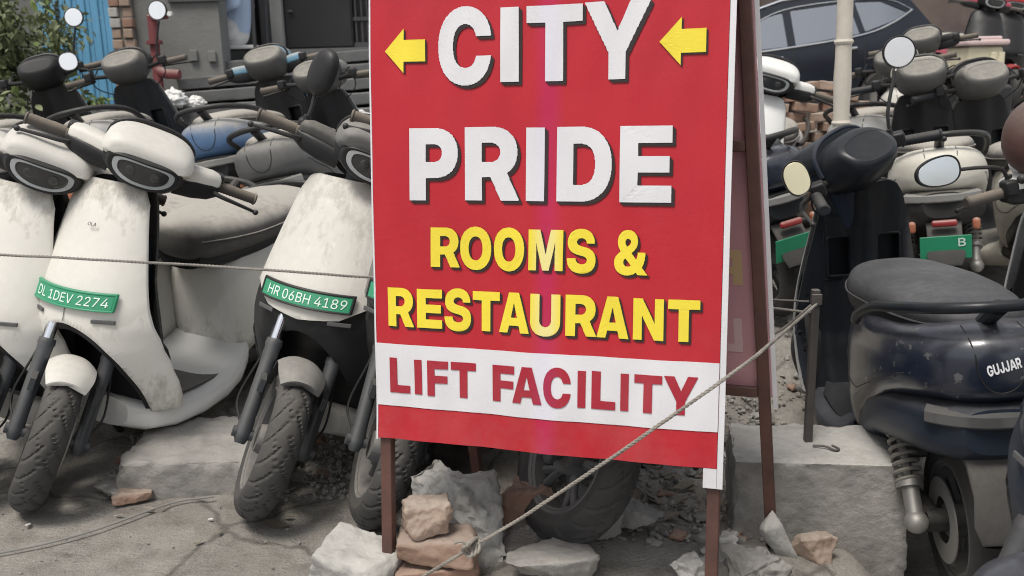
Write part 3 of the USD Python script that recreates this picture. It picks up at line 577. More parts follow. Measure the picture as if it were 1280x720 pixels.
def ground():
    ax = lambda lo, a, b, hi, st, g: np.r_[-np.geomspace(a * 0 + 1e-3, a - lo, 26)[::-1] + a, np.arange(a, b, st), b + np.geomspace(1e-3, hi - b, 26)]
    xs = np.unique(np.round(np.r_[-np.geomspace(.05, 150, 40)[::-1] - 2.2, np.arange(-2.2, 2.4, .016), 2.4 + np.geomspace(.05, 150, 40)], 4))
    ys = np.unique(np.round(np.r_[1.5 - np.geomspace(.05, 40, 20)[::-1], np.arange(1.5, 4.6, .016), np.arange(4.6, 8, .08), 8 + np.geomspace(.1, 180, 40)], 4))
    X, Y = np.meshgrid(xs, ys, indexing='ij'); Z = gz(X, Y) + rough(X, Y)
    n, m = X.shape; i, j = np.meshgrid(np.arange(n - 1), np.arange(m - 1), indexing='ij'); a = (i * m + j).ravel()
    F = np.vstack([np.c_[a, a + m, a + m + 1], np.c_[a, a + m + 1, a + 1]])
    return trimesh.Trimesh(np.c_[X.ravel(), Y.ravel(), Z.ravel()], F, process=False)
def ground_material():
    N = {'g': ('geometry', {}), 'a': ('noise_texture', {'scale': 2.0, 'detail': 8.0, 'roughness': 0.65}), 'b': ('noise_texture', {'scale': 9.0, 'detail': 8.0, 'roughness': 0.7}), 'c': ('noise_texture', {'scale': 90.0, 'detail': 4.0, 'roughness': 0.7}),
         'ra': ('rgb_ramp', {'ramp': [(0.30, (0.185, 0.170, 0.148)), (0.48, (0.262, 0.244, 0.216)), (0.66, (0.34, 0.321, 0.288))]}),
         'rb': ('rgb_ramp', {'ramp': [(0.30, (0.66, 0.64, 0.62)), (0.5, (0.95, 0.95, 0.95)), (0.7, (1.12, 1.12, 1.11))]}),
         'rc': ('rgb_ramp', {'ramp': [(0.35, (0.90, 0.90, 0.90)), (0.65, (1.07, 1.07, 1.07))]}),
         'm1': ('mix', {'mix_type': 'multiply', 'fac': 1.0}), 'm2': ('mix', {'mix_type': 'multiply', 'fac': 1.0}),
         'd': ('noise_texture', {'scale': 3.0, 'detail': 5.0}), 'dv': ('vector_math', {'math_type': 'multiply_add', 'vector2': (0.28, 0.28, 0.28)}), 'ck': ('voronoi_texture', {'feature': 'distance_to_edge', 'scale': 1.7}), 'cr': ('map_range', {'from_min': 0.004, 'from_max': 0.022, 'to_min': 0.58, 'to_max': 1.0, 'clamp': True}), 'st': ('noise_texture', {'scale': 4.2, 'detail': 6.0, 'roughness': 0.7}), 'sr': ('map_range', {'from_min': 0.60, 'from_max': 0.70, 'to_min': 1.0, 'to_max': 0.55, 'clamp': True}), 'cm': ('math', {'math_type': 'multiply'}), 'm3': ('vector_math', {'math_type': 'scale'}), 'v': ('voronoi_texture', {'scale': 55.0}), 'h1': ('math', {'math_type': 'multiply', 'value2': 0.5}), 'h2': ('math', {'math_type': 'add'}),
         'bp': ('bump', {'strength': 1.0, 'distance': 0.010}), 'p': ('principled_bsdf', {'roughness': 0.92, 'specular_ior_level': 0.2})}
    L = [('g.position', q + '.vector') for q in 'abcv'] + [('a.fac', 'ra.fac'), ('b.fac', 'rb.fac'), ('c.fac', 'rc.fac'), ('ra.color', 'm1.color1'), ('rb.color', 'm1.color2'), ('m1.color', 'm2.color1'), ('rc.color', 'm2.color2'), ('g.position', 'd.vector'), ('d.color', 'dv.vector1'), ('g.position', 'dv.vector3'), ('dv.vector', 'ck.vector'), ('ck.distance', 'cr.value'), ('g.position', 'st.vector'), ('st.fac', 'sr.value'), ('cr.result', 'cm.value1'), ('sr.result', 'cm.value2'), ('m2.color', 'm3.vector1'), ('cm.value', 'm3.scale'), ('m3.vector', 'p.base_color'),
         ('b.fac', 'h1.value1'), ('h1.value', 'h2.value1'), ('c.fac', 'h2.value2'), ('h2.value', 'bp.height'), ('bp.normal', 'p.normal')]
    return usdkit.material(stage, '/World/Looks/dusty_ground', N, L, surface='p.BSDF')
M['ground'] = ground_material()
put('ground', sm(ground(), True), 'ground', None, 'dusty broken concrete and dirt ground', 'ground', kind='structure')

M.update({
 'concrete': mat('concrete_light', (0.25, 0.24, 0.22), 0.92, 0.95, nscale=6, var=0.34, upmin=0.35, side=0.05, bump=0.006, bscale=38, spec=0.2, dustcol=(0.46, 0.445, 0.41)),
 'concrete_dark': mat('concrete_dull', (0.24, 0.23, 0.21), 0.94, 0.4, nscale=7, var=0.3, bump=0.006, bscale=40, spec=0.2, dustcol=(0.31, 0.295, 0.27)),
 'stone_pale': mat('stone_pale', (0.36, 0.35, 0.325), 0.92, 0.45, nscale=9, var=0.3, bump=0.005, bscale=45, spec=0.2, dustcol=(0.44, 0.42, 0.38)),
 'stone_dark': mat('stone_dark', (0.15, 0.143, 0.13), 0.94, 0.6, nscale=9, var=0.3, bump=0.004, bscale=50, spec=0.2, dustcol=(0.20, 0.185, 0.16)),
 'brick': mat('brick_dusty', (0.255, 0.165, 0.12), 0.92, 0.75, nscale=8, var=0.2, bump=0.003, bscale=60, spec=0.2, dustcol=(0.31, 0.265, 0.225)),
 'brick2': mat('brick_pale', (0.30, 0.22, 0.17), 0.92, 0.7, nscale=8, var=0.2, bump=0.003, bscale=60, spec=0.2, dustcol=(0.34, 0.30, 0.255)),
 'brick3': mat('brick_brown', (0.25, 0.15, 0.11), 0.92, 0.55, nscale=8, var=0.2, bump=0.003, bscale=60, spec=0.2, dustcol=(0.32, 0.26, 0.21)),
 'mortar': mat('mortar', (0.16, 0.14, 0.12), 0.95, 0.1, nscale=9, bump=0.003),
 'rust': mat('rusty_frame', (0.075, 0.032, 0.024), 0.6, 0.22, nscale=11, var=0.3, bump=0.0008, bscale=120, dustcol=(0.22, 0.16, 0.13)),
 'iron': mat('iron_rod', (0.055, 0.048, 0.045), 0.6, 0.3, nscale=14, var=0.25, bump=0.0008, bscale=120),
 'rope': mat('rope_fibre', (0.22, 0.20, 0.17), 0.95, 0.2, nscale=30, var=0.25, bump=0.001, bscale=300),
 'cord': mat('cord_fibre', (0.20, 0.185, 0.165), 0.9, 0.1, nscale=30, var=0.2),
 'cord_grey': mat('cord_grey', (0.17, 0.165, 0.155), 0.9, 0.2),
 'paper': mat('litter_paper', (0.62, 0.61, 0.58), 0.8, 0.3, nscale=12),
 'leaf_dry': mat('dry_leaf', (0.16, 0.13, 0.09), 0.85, 0.3, nscale=12, var=0.3),
 'bamboo': mat('bamboo_pole', (0.50, 0.46, 0.39), 0.7, 0.15, nscale=9, var=0.12, bump=0.0008, bscale=90),
})
def chunk(seed, size, npts=16, disp=.08, res=None, boxy=0.6):
    """a broken lump: hull of random points, refined and roughened; size = full extents"""
    r = np.random.default_rng(seed); p = r.uniform(-1, 1, (npts, 3)); p = np.sign(p) * abs(p) ** boxy
    h = manifold3d.Manifold.hull_points(p * .5).to_mesh(); v = np.asarray(h.vert_properties[:, :3]); v = (v - (v.max(0) + v.min(0)) / 2) / (v.max(0) - v.min(0)) * np.asarray(size)
    m = manifold3d.Manifold(manifold3d.Mesh(np.asarray(v, np.float32), np.asarray(h.tri_verts, np.uint32))); s = min(size)
    g = m.refine_to_length(res or max(size) / 22).to_mesh(); v = np.asarray(g.vert_properties[:, :3], float); t = trimesh.Trimesh(v, g.tri_verts, process=False)
    trimesh.smoothing.filter_taubin(t, iterations=3); v = np.asarray(t.vertices); n = t.vertex_normals
    k = (meshkit.fbm(v / s * 1.6 + seed * 7.3, 5, seed) - .5) + .5 * (abs(meshkit.fbm(v / s * 3.1 + seed, 4, seed + 5) - .5) * 2 - .25) + .22 * (meshkit.fbm(v / s * 9 + seed, 3, seed + 8) - .5)
    t.vertices = v + n * (k * disp * s * 2)[:, None]
    return t
def lump(name, label, cat, seed, size, loc, m, rot=0, tilt=(0, 0), group=None, npts=16, disp=.08, boxy=.6, res=None):
    c = moved(chunk(seed, size, npts, disp * 1.9, res, boxy), R3([1, 0, 0], tilt[0]), R3([0, 1, 0], tilt[1]), R3([0, 0, 1], rot))
    return put(name, sm(c, 42), m, None, label, cat, group, M4=T3(loc))
def rough_box(size, res, disp, seed, chip=.012, r=.01):
    b = rbox(*size, r); m = manifold3d.Manifold(manifold3d.Mesh(np.asarray(b.vertices, np.float32), np.asarray(b.faces, np.uint32))).refine_to_length(res).to_mesh()
    v = np.asarray(m.vert_properties[:, :3], float); t = trimesh.Trimesh(v, m.tri_verts, process=False); n = t.vertex_normals
    e = np.sort(abs(v) / (np.asarray(size) / 2), 1)[:, 1]             # near an edge when two coordinates are large
    k = meshkit.fbm(v * 22 + seed, 4, seed) - .5; c = np.clip((meshkit.fbm(v * 16 + 9 + seed, 4, seed + 3) - .42) * 4, 0, 1) * np.clip((e - .80) / .2, 0, 1)
    k2 = meshkit.fbm(v * 75 + seed, 3, seed + 9) - .5; t.vertices = v + n * (k * disp + k2 * disp * .35 - c * chip)[:, None]
    return t

# ------------------------------------------------------------------ the signboard
SP0, SU, SR = np.array([.04589299, 2.02354333, 0]), np.array([.03097061, .09748413, .99475508]), np.array([.95305864, -.30278577, 0])
SU = SU / np.linalg.norm(SU); SR = SR - SU * (SR @ SU); SR /= np.linalg.norm(SR); SN = np.cross(SR, SU)
SM = np.eye(4); SM[:3, 0], SM[:3, 1], SM[:3, 2], SM[:3, 3] = SR, SU, SN, SP0         # local x right, y up the face, z towards the street
def wave(x, y): return 1.5 * (.0035 * np.sin(x * 9 + 1.2) * np.sin(y * 4.1) + .003 * np.sin(y * 13 + x * 5) * np.clip((.75 - y) / .4, 0, 1) + .002 * np.sin(x * 23 + y * 3)) + .0012 * np.sin(x * 61 + 3 * np.sin(y * 7))
def on_banner(shape, z0, th=.0007, res=.03):
    m = flat(shape, th).subdivide_to_size(res); v = np.asarray(m.vertices); m = trimesh.Trimesh(np.c_[v[:, 0], v[:, 1], v[:, 2] + z0 + wave(v[:, 0], v[:, 1])], m.faces, process=False); return sm(m, False)
def print_material(name, col, flare, spec=.35):
    """flex print; a stripe of light flare is painted into its colour and the weave shows"""
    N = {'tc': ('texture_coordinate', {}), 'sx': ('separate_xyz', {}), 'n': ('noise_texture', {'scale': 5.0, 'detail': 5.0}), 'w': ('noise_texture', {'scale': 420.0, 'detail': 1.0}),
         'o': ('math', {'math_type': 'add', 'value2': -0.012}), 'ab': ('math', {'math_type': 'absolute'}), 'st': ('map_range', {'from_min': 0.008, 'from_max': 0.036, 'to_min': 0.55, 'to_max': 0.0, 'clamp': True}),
         'v': ('map_range', {'from_min': 0.3, 'from_max': 0.7, 'to_min': 0.94, 'to_max': 1.06}), 'sc': ('vector_math', {'math_type': 'scale', 'vector1': col}), 'mx': ('mix_color', {'b': flare}),  # second colour is the painted flare tint of the stripe
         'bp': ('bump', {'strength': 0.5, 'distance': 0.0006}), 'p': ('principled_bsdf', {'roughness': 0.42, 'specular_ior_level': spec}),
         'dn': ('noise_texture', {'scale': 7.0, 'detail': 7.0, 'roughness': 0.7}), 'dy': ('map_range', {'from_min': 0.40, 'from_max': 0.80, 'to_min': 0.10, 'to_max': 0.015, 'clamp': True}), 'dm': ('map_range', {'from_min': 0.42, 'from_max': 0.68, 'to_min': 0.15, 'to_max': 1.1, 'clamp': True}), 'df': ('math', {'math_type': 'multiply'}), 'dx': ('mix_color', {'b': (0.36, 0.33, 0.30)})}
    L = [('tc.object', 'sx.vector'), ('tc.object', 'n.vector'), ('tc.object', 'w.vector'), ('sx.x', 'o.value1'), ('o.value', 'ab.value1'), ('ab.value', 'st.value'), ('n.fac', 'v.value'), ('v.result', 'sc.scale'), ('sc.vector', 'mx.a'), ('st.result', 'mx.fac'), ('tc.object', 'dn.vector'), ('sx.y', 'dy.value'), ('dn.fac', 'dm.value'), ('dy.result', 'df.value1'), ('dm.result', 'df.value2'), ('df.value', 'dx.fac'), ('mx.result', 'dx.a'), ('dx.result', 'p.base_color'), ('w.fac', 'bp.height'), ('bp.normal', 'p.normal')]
    M[name] = usdkit.material(stage, '/World/Looks/' + name, N, L, surface='p.BSDF')
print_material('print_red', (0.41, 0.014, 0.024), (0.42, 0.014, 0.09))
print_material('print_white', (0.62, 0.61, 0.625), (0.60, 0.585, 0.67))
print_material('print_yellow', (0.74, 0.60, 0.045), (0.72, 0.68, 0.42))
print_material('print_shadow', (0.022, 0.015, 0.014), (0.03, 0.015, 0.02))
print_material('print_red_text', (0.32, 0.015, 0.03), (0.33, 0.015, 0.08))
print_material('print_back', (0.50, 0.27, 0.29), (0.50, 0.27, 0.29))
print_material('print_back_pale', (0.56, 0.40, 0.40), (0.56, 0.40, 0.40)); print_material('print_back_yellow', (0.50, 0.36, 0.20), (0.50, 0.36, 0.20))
LETTERS = {'CITY' : [('C', -0.241, -0.116), ('I', -0.095, -0.054), ('T', -0.037, 0.087), ('Y', 0.092, 0.232)] ,
'PRIDE' : [('P', -0.31, -0.196), ('R', -0.179, -0.052), ('I', -0.036, 0.005), ('D', 0.032, 0.155), ('E', 0.173, 0.284)] ,
'ROOMS &' : [('R', -0.261, -0.193), ('O', -0.191, -0.117), ('O', -0.11, -0.039), ('M', -0.029, 0.049), ('S', 0.058, 0.122), ('&', 0.164, 0.237)] ,
'RESTAURANT' : [('R', -0.371, -0.305), ('E', -0.297, -0.235), ('S', -0.229, -0.166), ('T', -0.161, -0.096), ('A', -0.097, -0.026), ('U', -0.023, 0.045), ('R', 0.057, 0.126), ('A', 0.127, 0.198), ('N', 0.208, 0.274), ('T', 0.283, 0.35)] ,
'LIFT FACILITY' : [('L', -0.371, -0.319), ('I', -0.307, -0.288), ('F', -0.274, -0.222), ('T', -0.215, -0.154), ('F', -0.113, -0.06), ('A', -0.064, 0.005), ('C', 0.009, 0.072), ('I', 0.087, 0.105), ('L', 0.118, 0.172), ('I', 0.183, 0.201), ('T', 0.213, 0.274), ('Y', 0.278, 0.349)] ,
}
def signboard():
    o = xf('signboard', SM, None, 'red folding A-frame signboard with white and yellow lettering on brown steel legs', 'signboard')
    HW, B, TOP = .411, .411, 1.72
    def sheet(x0, x1, y0, y1, z, mname, nm, par, both=False):
        xs, ys = np.linspace(x0, x1, max(int((x1 - x0) / .02), 2) + 1), np.linspace(y0, y1, max(int((y1 - y0) / .025), 2) + 1)
        X, Y = np.meshgrid(xs, ys, indexing='ij'); Z = wave(X, Y) + z; n, m = X.shape
        P = np.stack([X, Y, Z], -1); a, b = np.meshgrid(np.arange(n - 1), np.arange(m - 1), indexing='ij'); q = (a * m + b).ravel(); f = np.vstack([np.c_[q, q + m, q + m + 1], np.c_[q, q + m + 1, q + 1]])
        v = P.reshape(-1, 3); v2 = np.vstack([v, v - [0, 0, .0008]]); F = np.vstack([f, f[:, ::-1] + len(v)])
        return put(nm, sm(trimesh.Trimesh(v2, F, process=False), True) if False else (v2, F, None), mname, par)
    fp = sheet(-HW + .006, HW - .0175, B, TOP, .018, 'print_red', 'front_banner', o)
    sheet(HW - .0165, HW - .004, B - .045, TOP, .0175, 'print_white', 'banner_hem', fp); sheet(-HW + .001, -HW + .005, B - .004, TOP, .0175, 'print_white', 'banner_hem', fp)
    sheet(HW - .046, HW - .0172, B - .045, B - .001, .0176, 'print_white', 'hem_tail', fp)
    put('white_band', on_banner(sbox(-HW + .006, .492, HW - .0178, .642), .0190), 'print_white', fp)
    def line(t, x0, x1, z0, z1, m, sh=.006, nm='lettering', grow=0.0, w=900):
        g = fit_text(t, x0, x1, z0, z1, w).buffer(grow)
        if sh:
            s_ = shapely.union_all([affinity.translate(g, sh * k, -sh * k) for k in (.25, .5, .75, 1)])
            l = put(nm, on_banner(g, .0206), m, fp); put('letter_shadow', on_banner(s_, .0196), 'print_shadow', l)
        else: put(nm, on_banner(g, .0206), m, fp)
    for word, rows in LETTERS.items():
        z0, z1, m, sh = {'CITY': (1.240, 1.399, 'print_white', .0075), 'PRIDE': (.981, 1.141, 'print_white', .0075), 'ROOMS &': (.828, .917, 'print_yellow', .0055), 'RESTAURANT': (.685, .775, 'print_yellow', .0055), 'LIFT FACILITY': (.525, .608, 'print_red_text', 0)}[word]
        for c, x0, x1 in rows:
            ov = .0025 if c in 'CSOU&' else 0
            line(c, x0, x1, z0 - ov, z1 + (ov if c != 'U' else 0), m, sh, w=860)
    for x0 in (-.368, .252):
        a = Polygon([(x0, 1.314), (x0 + .045, 1.363), (x0 + .045, 1.338), (x0 + .096, 1.338), (x0 + .096, 1.290), (x0 + .045, 1.290), (x0 + .045, 1.265)])
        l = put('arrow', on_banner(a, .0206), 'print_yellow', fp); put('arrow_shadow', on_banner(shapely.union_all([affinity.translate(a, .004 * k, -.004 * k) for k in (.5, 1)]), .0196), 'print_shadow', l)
    # steel frame: local coordinates of the front face; the rear leaf hangs from the top hinge
    w = .028
    def bar(a, b, nm='leg', par=o, sz=w):
        a, b = np.asarray(a, float), np.asarray(b, float); d = b - a; L = np.linalg.norm(d); t = d / L; u = np.cross([0, 0, 1.0], t); u = np.cross(t, [1.0, 0, 0]) if abs(t[0]) < .9 else np.cross(t, [0, 1.0, 0]); u /= np.linalg.norm(u); v = np.cross(t, u)
        m = rbox(sz, sz, L, .003); Tm = np.eye(4); Tm[:3, 0], Tm[:3, 1], Tm[:3, 2], Tm[:3, 3] = v, u, t, (a + b) / 2
        return put(nm, sm(moved(m, Tm), 30), 'rust', par)
    inv = np.linalg.inv(SM); loc = lambda p: (inv @ np.r_[p, 1])[:3]
    lx = HW - .020
    for s in (-1, 1): bar((s * lx - (.004 if s > 0 else -.0), .012, -.012), (s * lx - (.004 if s > 0 else 0), 1.74, -.012))
    for y in (.46, 1.05, 1.70): bar((-lx + w / 2, y, -.012), (lx - w / 2 - .004, y, -.012), 'crossbar', sz=.024)
    rl, rr = loc(np.array([-.10, 2.60, .0])), loc(np.array([.655, 2.275, .012])); tl, tr = np.array([-lx, 1.745, -.034]), np.array([lx, 1.745, -.034])
    bar(rl, tl); bar(rr, tr)
    P = lambda a, b, t: a + (b - a) * t
    for t in (.27, .62, .97): bar(P(rl, tl, t) + [.014, 0, 0], P(rr, tr, t) - [.014, 0, 0], 'crossbar', sz=.024)
    # rear banner, seen from inside
    def rs(u, t, off):
        a = P(rl, tl, t)[:, None] if False else None
        return rl + (tl - rl) * t[:, None] + ((rr + (tr - rr) * t[:, None]) - (rl + (tl - rl) * t[:, None])) * u[:, None] + off
    ex = np.cross(tr - rr, rr - rl); ex /= np.linalg.norm(ex)
    if ex[2] < 0: ex = -ex                                                # towards the front leaf
    def rear(shape, off, res=.05):
        m = flat(shape, .0006).subdivide_to_size(res); v = np.asarray(m.vertices); return sm(trimesh.Trimesh(rs(v[:, 0], v[:, 1], -ex * .020 + ex * (off + v[:, 2:3])), m.faces, process=False), False)
    rp = put('rear_banner', rear(sbox(-.022, .26, 1.020, .985), 0), 'print_back', o)
    put('banner_hem', rear(sbox(1.0208, .24, 1.034, .985), .0), 'print_white', rp)
    for t, a, b, c, d, m in (('LIFT FACILITY', .06, .955, .325, .375, 'print_back_pale'), ('RESTAURANT', .05, .985, .425, .475, 'print_back_yellow'), ('PRIDE', .12, .88, .60, .69, 'print_back_pale'), ('CITY', .2, .8, .74, .83, 'print_back_pale')):
        g = affinity.scale(fit_text(t, a, b, c, d, 900), -1, 1, origin=(.5, 0)); put('lettering', rear(g, .0012), m, rp)
    put('white_band', rear(sbox(-.021, .305, 1.0195, .395), .0006), 'print_back_pale', rp) if False else None
signboard()

# ------------------------------------------------------------------ concrete block, rod, ropes
b = rough_box((.455, .30, .42), .0065, .007, 4, .015, .004); put('concrete_block', sm(b, 45), 'concrete', None, 'rough square concrete footing block holding an iron rod', 'concrete block', M4=T3([.826, 2.505, .022]) @ R3([0, 0, 1], -9))
put('iron_rod', sm(cat_(moved(rbox(.021, .021, .44, .002), T3([0, 0, .22])), moved(rbox(.028, .008, .03, .002), T3([0, -.013, .415]))), 30), 'iron', None, 'dark square iron rod standing in the concrete block', 'rod', M4=T3([.812, 2.515, .225]) @ R3([0, 1, 0], .6))
put('wire_loop', sm(tube(curve([(.812, 2.47, .237), (.84, 2.455, .240), (.86, 2.43, .238), (.875, 2.445, .236), (.865, 2.47, .236)], 5), .003, 6), 40), 'iron', None, 'bent wire end on top of the concrete block', 'wire')
def rope(P, r, name, label, m='rope', turns=30, strands=3):
    P = curve(P, 40); s = np.r_[0, np.cumsum(np.linalg.norm(np.diff(P, axis=0), axis=1))]; n = int(s[-1] / (.010 if r > .004 else .02)) + 2
    q = np.c_[[np.interp(np.linspace(0, s[-1], n), s, P[:, i]) for i in range(3)]].T; t = np.gradient(q, axis=0); t /= np.linalg.norm(t, axis=1)[:, None]
    u = np.cross(t, [0, 0, 1.0]); u /= np.linalg.norm(u, axis=1)[:, None]; w = np.cross(t, u); L = np.linspace(0, s[-1], n)
    jit = (meshkit.fbm(np.c_[L * 9, L * 0, L * 0], 3, 4) - .5) * r * .6
    q = q + w * jit[:, None]
    ms = [tube(q + (r * .5) * (np.cos(L / (r * 7) * 2 * math.pi + k * 2 * math.pi / strands)[:, None] * u + np.sin(L / (r * 7) * 2 * math.pi + k * 2 * math.pi / strands)[:, None] * w), r * .56, 6) for k in range(strands)]
    return put(name, sm(cat_(*ms), True), m, None, label, 'rope')
rope([(.800, 2.50, .633), (.70, 2.30, .632), (.455, 1.862, .645)], .0062, 'rope', 'short rope length from the iron rod to the sign edge') if False else None
rope([(.812, 2.492, .628), (.64, 2.19, .640), (.440, 1.850, .652), (.06, 1.930, .345), (-.315, 2.075, .045)], .0046, 'rope', 'thick twisted rope running diagonally across the sign down from the iron rod')
rope([(-1.75, 2.47, .868), (-1.32, 2.455, .832), (-.84, 2.45, .793), (-.35, 2.45, .745), (.1, 2.47, .71), (.81, 2.52, .60)], .0042, 'cord', 'thin grey cord stretched across the fronts of the white scooters', 'cord', strands=3)
put('knot', sm(cat_(*[tube(curve([(c[0] + .012 * math.cos(a) , c[1] + .010 * math.sin(2 * a), c[2] + .016 * math.sin(a)) for a in np.linspace(0, 6.28, 9)], 4), .004, 6) for c in ((-.108, 1.982, .215), (-.100, 1.980, .222), (-.116, 1.984, .210))], tube(curve([(-.11, 1.98, .22), (-.13, 1.975, .235), (-.145, 1.98, .228)], 4), .003, 6)), 40), 'rope', None, 'frayed knot tied round the thick rope near the bricks', 'knot')
put('twig', sm(tube(curve([(.655, 2.60, .58 - .10), (.74, 2.545, .55), (.80, 2.50, .625)], 5), .004, 6), 40), 'rope', None, 'thin cord end tied to the back of the iron rod', 'cord')
put('rod_wire', sm(tube(curve([(.55, 2.62, .63), (.68, 2.56, .632), (.80, 2.515, .632)], 4), .003, 6), 40), 'iron', None, 'thin wire reaching the top of the iron rod from behind the sign', 'wire')
put('ground_cord', sm(tube(curve([(-1.75, 2.30, .012), (-1.40, 2.42, .014), (-1.22, 2.52, .016), (-1.05, 2.70, .014), (-.93, 2.735, .016)], 8), .0032, 8), 40), 'cord_grey', None, 'grey cord lying along the dusty ground at lower left', 'cord')

# ------------------------------------------------------------------ rubble
put('kerb_slab', sm(rough_box((.52, .42, .17), .016, .020, 11, .028), 45), 'concrete_dark', None, 'broken concrete kerb slab between the two white scooters front wheels', 'concrete slab', M4=T3([-.99, 2.985, .030]) @ R3([0, 0, 1], 4) @ R3([0, 1, 0], 2))
lump('brick', 'rounded orange brick lying on top of another brick', 'brick', 5, (.125, .09, .085), (-.225, 2.175, .205), 'brick2', 12, (2, 0), npts=26, disp=.07, boxy=.35)
lump('brick', 'orange brick at the foot of the sign under the top brick', 'brick', 6, (.20, .11, .075), (-.200, 2.17, .122), 'brick', -6, npts=28, disp=.06, boxy=.3)
lump('brick', 'half hidden flat brick bearing the two orange bricks', 'brick', 16, (.22, .13, .09), (-.205, 2.18, .040), 'brick3', 4, npts=28, disp=.06, boxy=.3)
lump('rubble_rock', 'jagged pale lump of concrete beside the two stacked bricks', 'rock', 8, (.20, .16, .26), (-.118, 2.31, .12), 'stone_pale', 15, (0, 14), npts=18, disp=.14)
lump('rubble_rock', 'jagged pale rock tip peeking up behind the top brick', 'rock', 9, (.12, .10, .16), (-.205, 2.36, .17), 'stone_pale', 40, (0, -10), npts=14, disp=.12)
lump('rubble_rock', 'brown half brick leaning against the tyre under the sign', 'rock', 10, (.15, .13, .15), (.005, 2.45, .105), 'brick3', 20, (10, 8), npts=16, disp=.08)
lump('stone_slab', 'pale slab of broken stone left of the sign leg', 'stone slab', 12, (.22, .18, .13), (-.405, 2.17, .075), 'stone_pale', -22, (4, 10), npts=18, disp=.06, boxy=.5)
lump('stone_slab', 'flat grey stone slab under the thick rope', 'stone slab', 13, (.24, .17, .07), (.07, 2.19, .060), 'concrete_dark', 12, (-4, 2), npts=20, disp=.06, boxy=.4)
lump('rubble_rock', 'rounded pale stone by the right front sign leg', 'rock', 14, (.08, .07, .07), (.405, 2.10, .075), 'concrete', 30, npts=18, disp=.1)
lump('rubble_rock', 'upright grey stone under the right half of the sign', 'rock', 15, (.085, .07, .10), (.235, 2.36, .09), 'concrete_dark', 10, (5, 8), npts=14)
lump('rubble_rock', 'flat dark stone right of the upright grey stone', 'rock', 17, (.13, .10, .07), (.325, 2.40, .085), 'concrete_dark', -20, (8, 0), npts=14)
lump('broken_tile', 'pale thin broken tile leaning against the concrete block', 'tile', 18, (.055, .045, .17), (.655, 2.225, .075), 'stone_pale', 10, (0, -24), npts=12, disp=.05, boxy=.4)
lump('broken_tile', 'pinkish broken brick wedge at the foot of the concrete block', 'brick', 19, (.12, .09, .10), (.745, 2.24, .045), 'brick2', 20, (0, 4), npts=12, disp=.06, boxy=.5)
lump('rubble_rock', 'pale rubble heap lump behind the right rear sign leg', 'rock', 20, (.16, .10, .09), (.585, 2.17, .045), 'concrete_dark', 0, npts=20, disp=.14)
lump('rubble_rock', 'dirty white lump left of the rear sign leg foot', 'rock', 22, (.10, .09, .08), (.535, 2.24, .065), 'concrete', 50, npts=18, disp=.12)
lump('brick', 'broken red brick piece lying flat near the kerb slab', 'brick', 21, (.13, .09, .035), (-1.185, 2.755, .022), 'brick', 10, npts=14, disp=.08, boxy=.5)
lump('rubble_rock', 'flat grey broken paving piece beside the red brick piece', 'paving piece', 23, (.14, .10, .04), (-1.26, 2.80, .018), 'concrete_dark', -30, npts=12, disp=.08)
r_ = np.random.default_rng(31)
zones = [(.0, .65, 2.34, 3.1, 60, .042), (-.75, -.35, 2.72, 3.2, 16, .07), (-1.35, -1.1, 2.85, 3.2, 22, .05), (.62, 1.05, 2.85, 3.6, 16, .07), (.9, 1.45, 3.6, 4.6, 10, .05), (.40, .66, 2.06, 2.30, 8, .04)]
cnt = 0
zlab = ['in the shade under the sign', 'between the tyres left of the sign leg', 'behind the white scooter front wheel beside the kerb slab', 'behind the concrete block', 'near the litter right of the sign', 'at the foot of the concrete block']
for zi, (x0, x1, y0, y1, n, s0) in enumerate(zones):
    for _ in range(n):
        x, y = r_.uniform(x0, x1), r_.uniform(y0, y1); s = s0 * r_.uniform(.45, 1.5); cnt += 1
        c = moved(chunk(100 + cnt, (s, s * r_.uniform(.6, .9), s * r_.uniform(.3, .6)), 11, .1, s / 5), R3([1, 0, 0], r_.uniform(-15, 15)), R3([0, 0, 1], r_.uniform(0, 360)))
        put('rubble_piece', sm(c, 42), ['stone_dark', 'concrete_dark', 'concrete_dark', 'brick3'][int(r_.integers(0, 4))] if y0 > 2.3 else 'stone_pale', None, 'small broken rubble piece lying loose ' + zlab[zi], 'rubble', 'rubble pieces ' + zlab[zi], M4=T3([x, y, float(gz(x, y)) + s * .10]))
def grit():
    ms = []
    r = np.random.default_rng(5)
    for _ in range(2400):
        z = zones[int(r.integers(0, 5))] if r.random() < .93 else (-1.6, .9, 2.2, 3.2)
        x, y = r.uniform(z[0], z[1]), r.uniform(z[2], z[3]); s = r.uniform(.004, .013) * (1 if len(z) > 4 else .4)
        m = trimesh.creation.icosphere(0, 1.0) if r.random() < .6 else trimesh.creation.box([1.6, 1.0, .25])
        v = m.vertices * r.uniform(.6, 1.3, 3) * s; m = trimesh.Trimesh(v, m.faces, process=False)
        ms.append(moved(m, R3([r.normal(), r.normal(), r.normal()], r.uniform(0, 60)), R3([0, 0, 1], r.uniform(0, 360)), T3([x, y, float(gz(x, y)) + .004])))
    return cat_(*ms)
put('grit', sm(grit(), False), 'concrete_dark', None, 'loose grit and small flakes strewn on the dirt', 'grit', kind='stuff')
def crumple(seed, s, flatness=.5):
    m = trimesh.creation.icosphere(4, 1.0); v = m.vertices; k = abs(meshkit.fbm(v * 1.9 + seed, 4, seed) - .5) * 2
    v = v * (.72 + .5 * k)[:, None] * np.array([1, .8, flatness]) * s; t = trimesh.Trimesh(v, m.faces, process=False); trimesh.smoothing.filter_taubin(t, iterations=4); return t
put('litter', sm(crumple(3, .075, .45), 50), 'paper', None, 'crumpled white plastic litter on the dirt right of the sign', 'litter', M4=T3([1.20, 4.35, float(gz(1.2, 4.35)) + .06]))
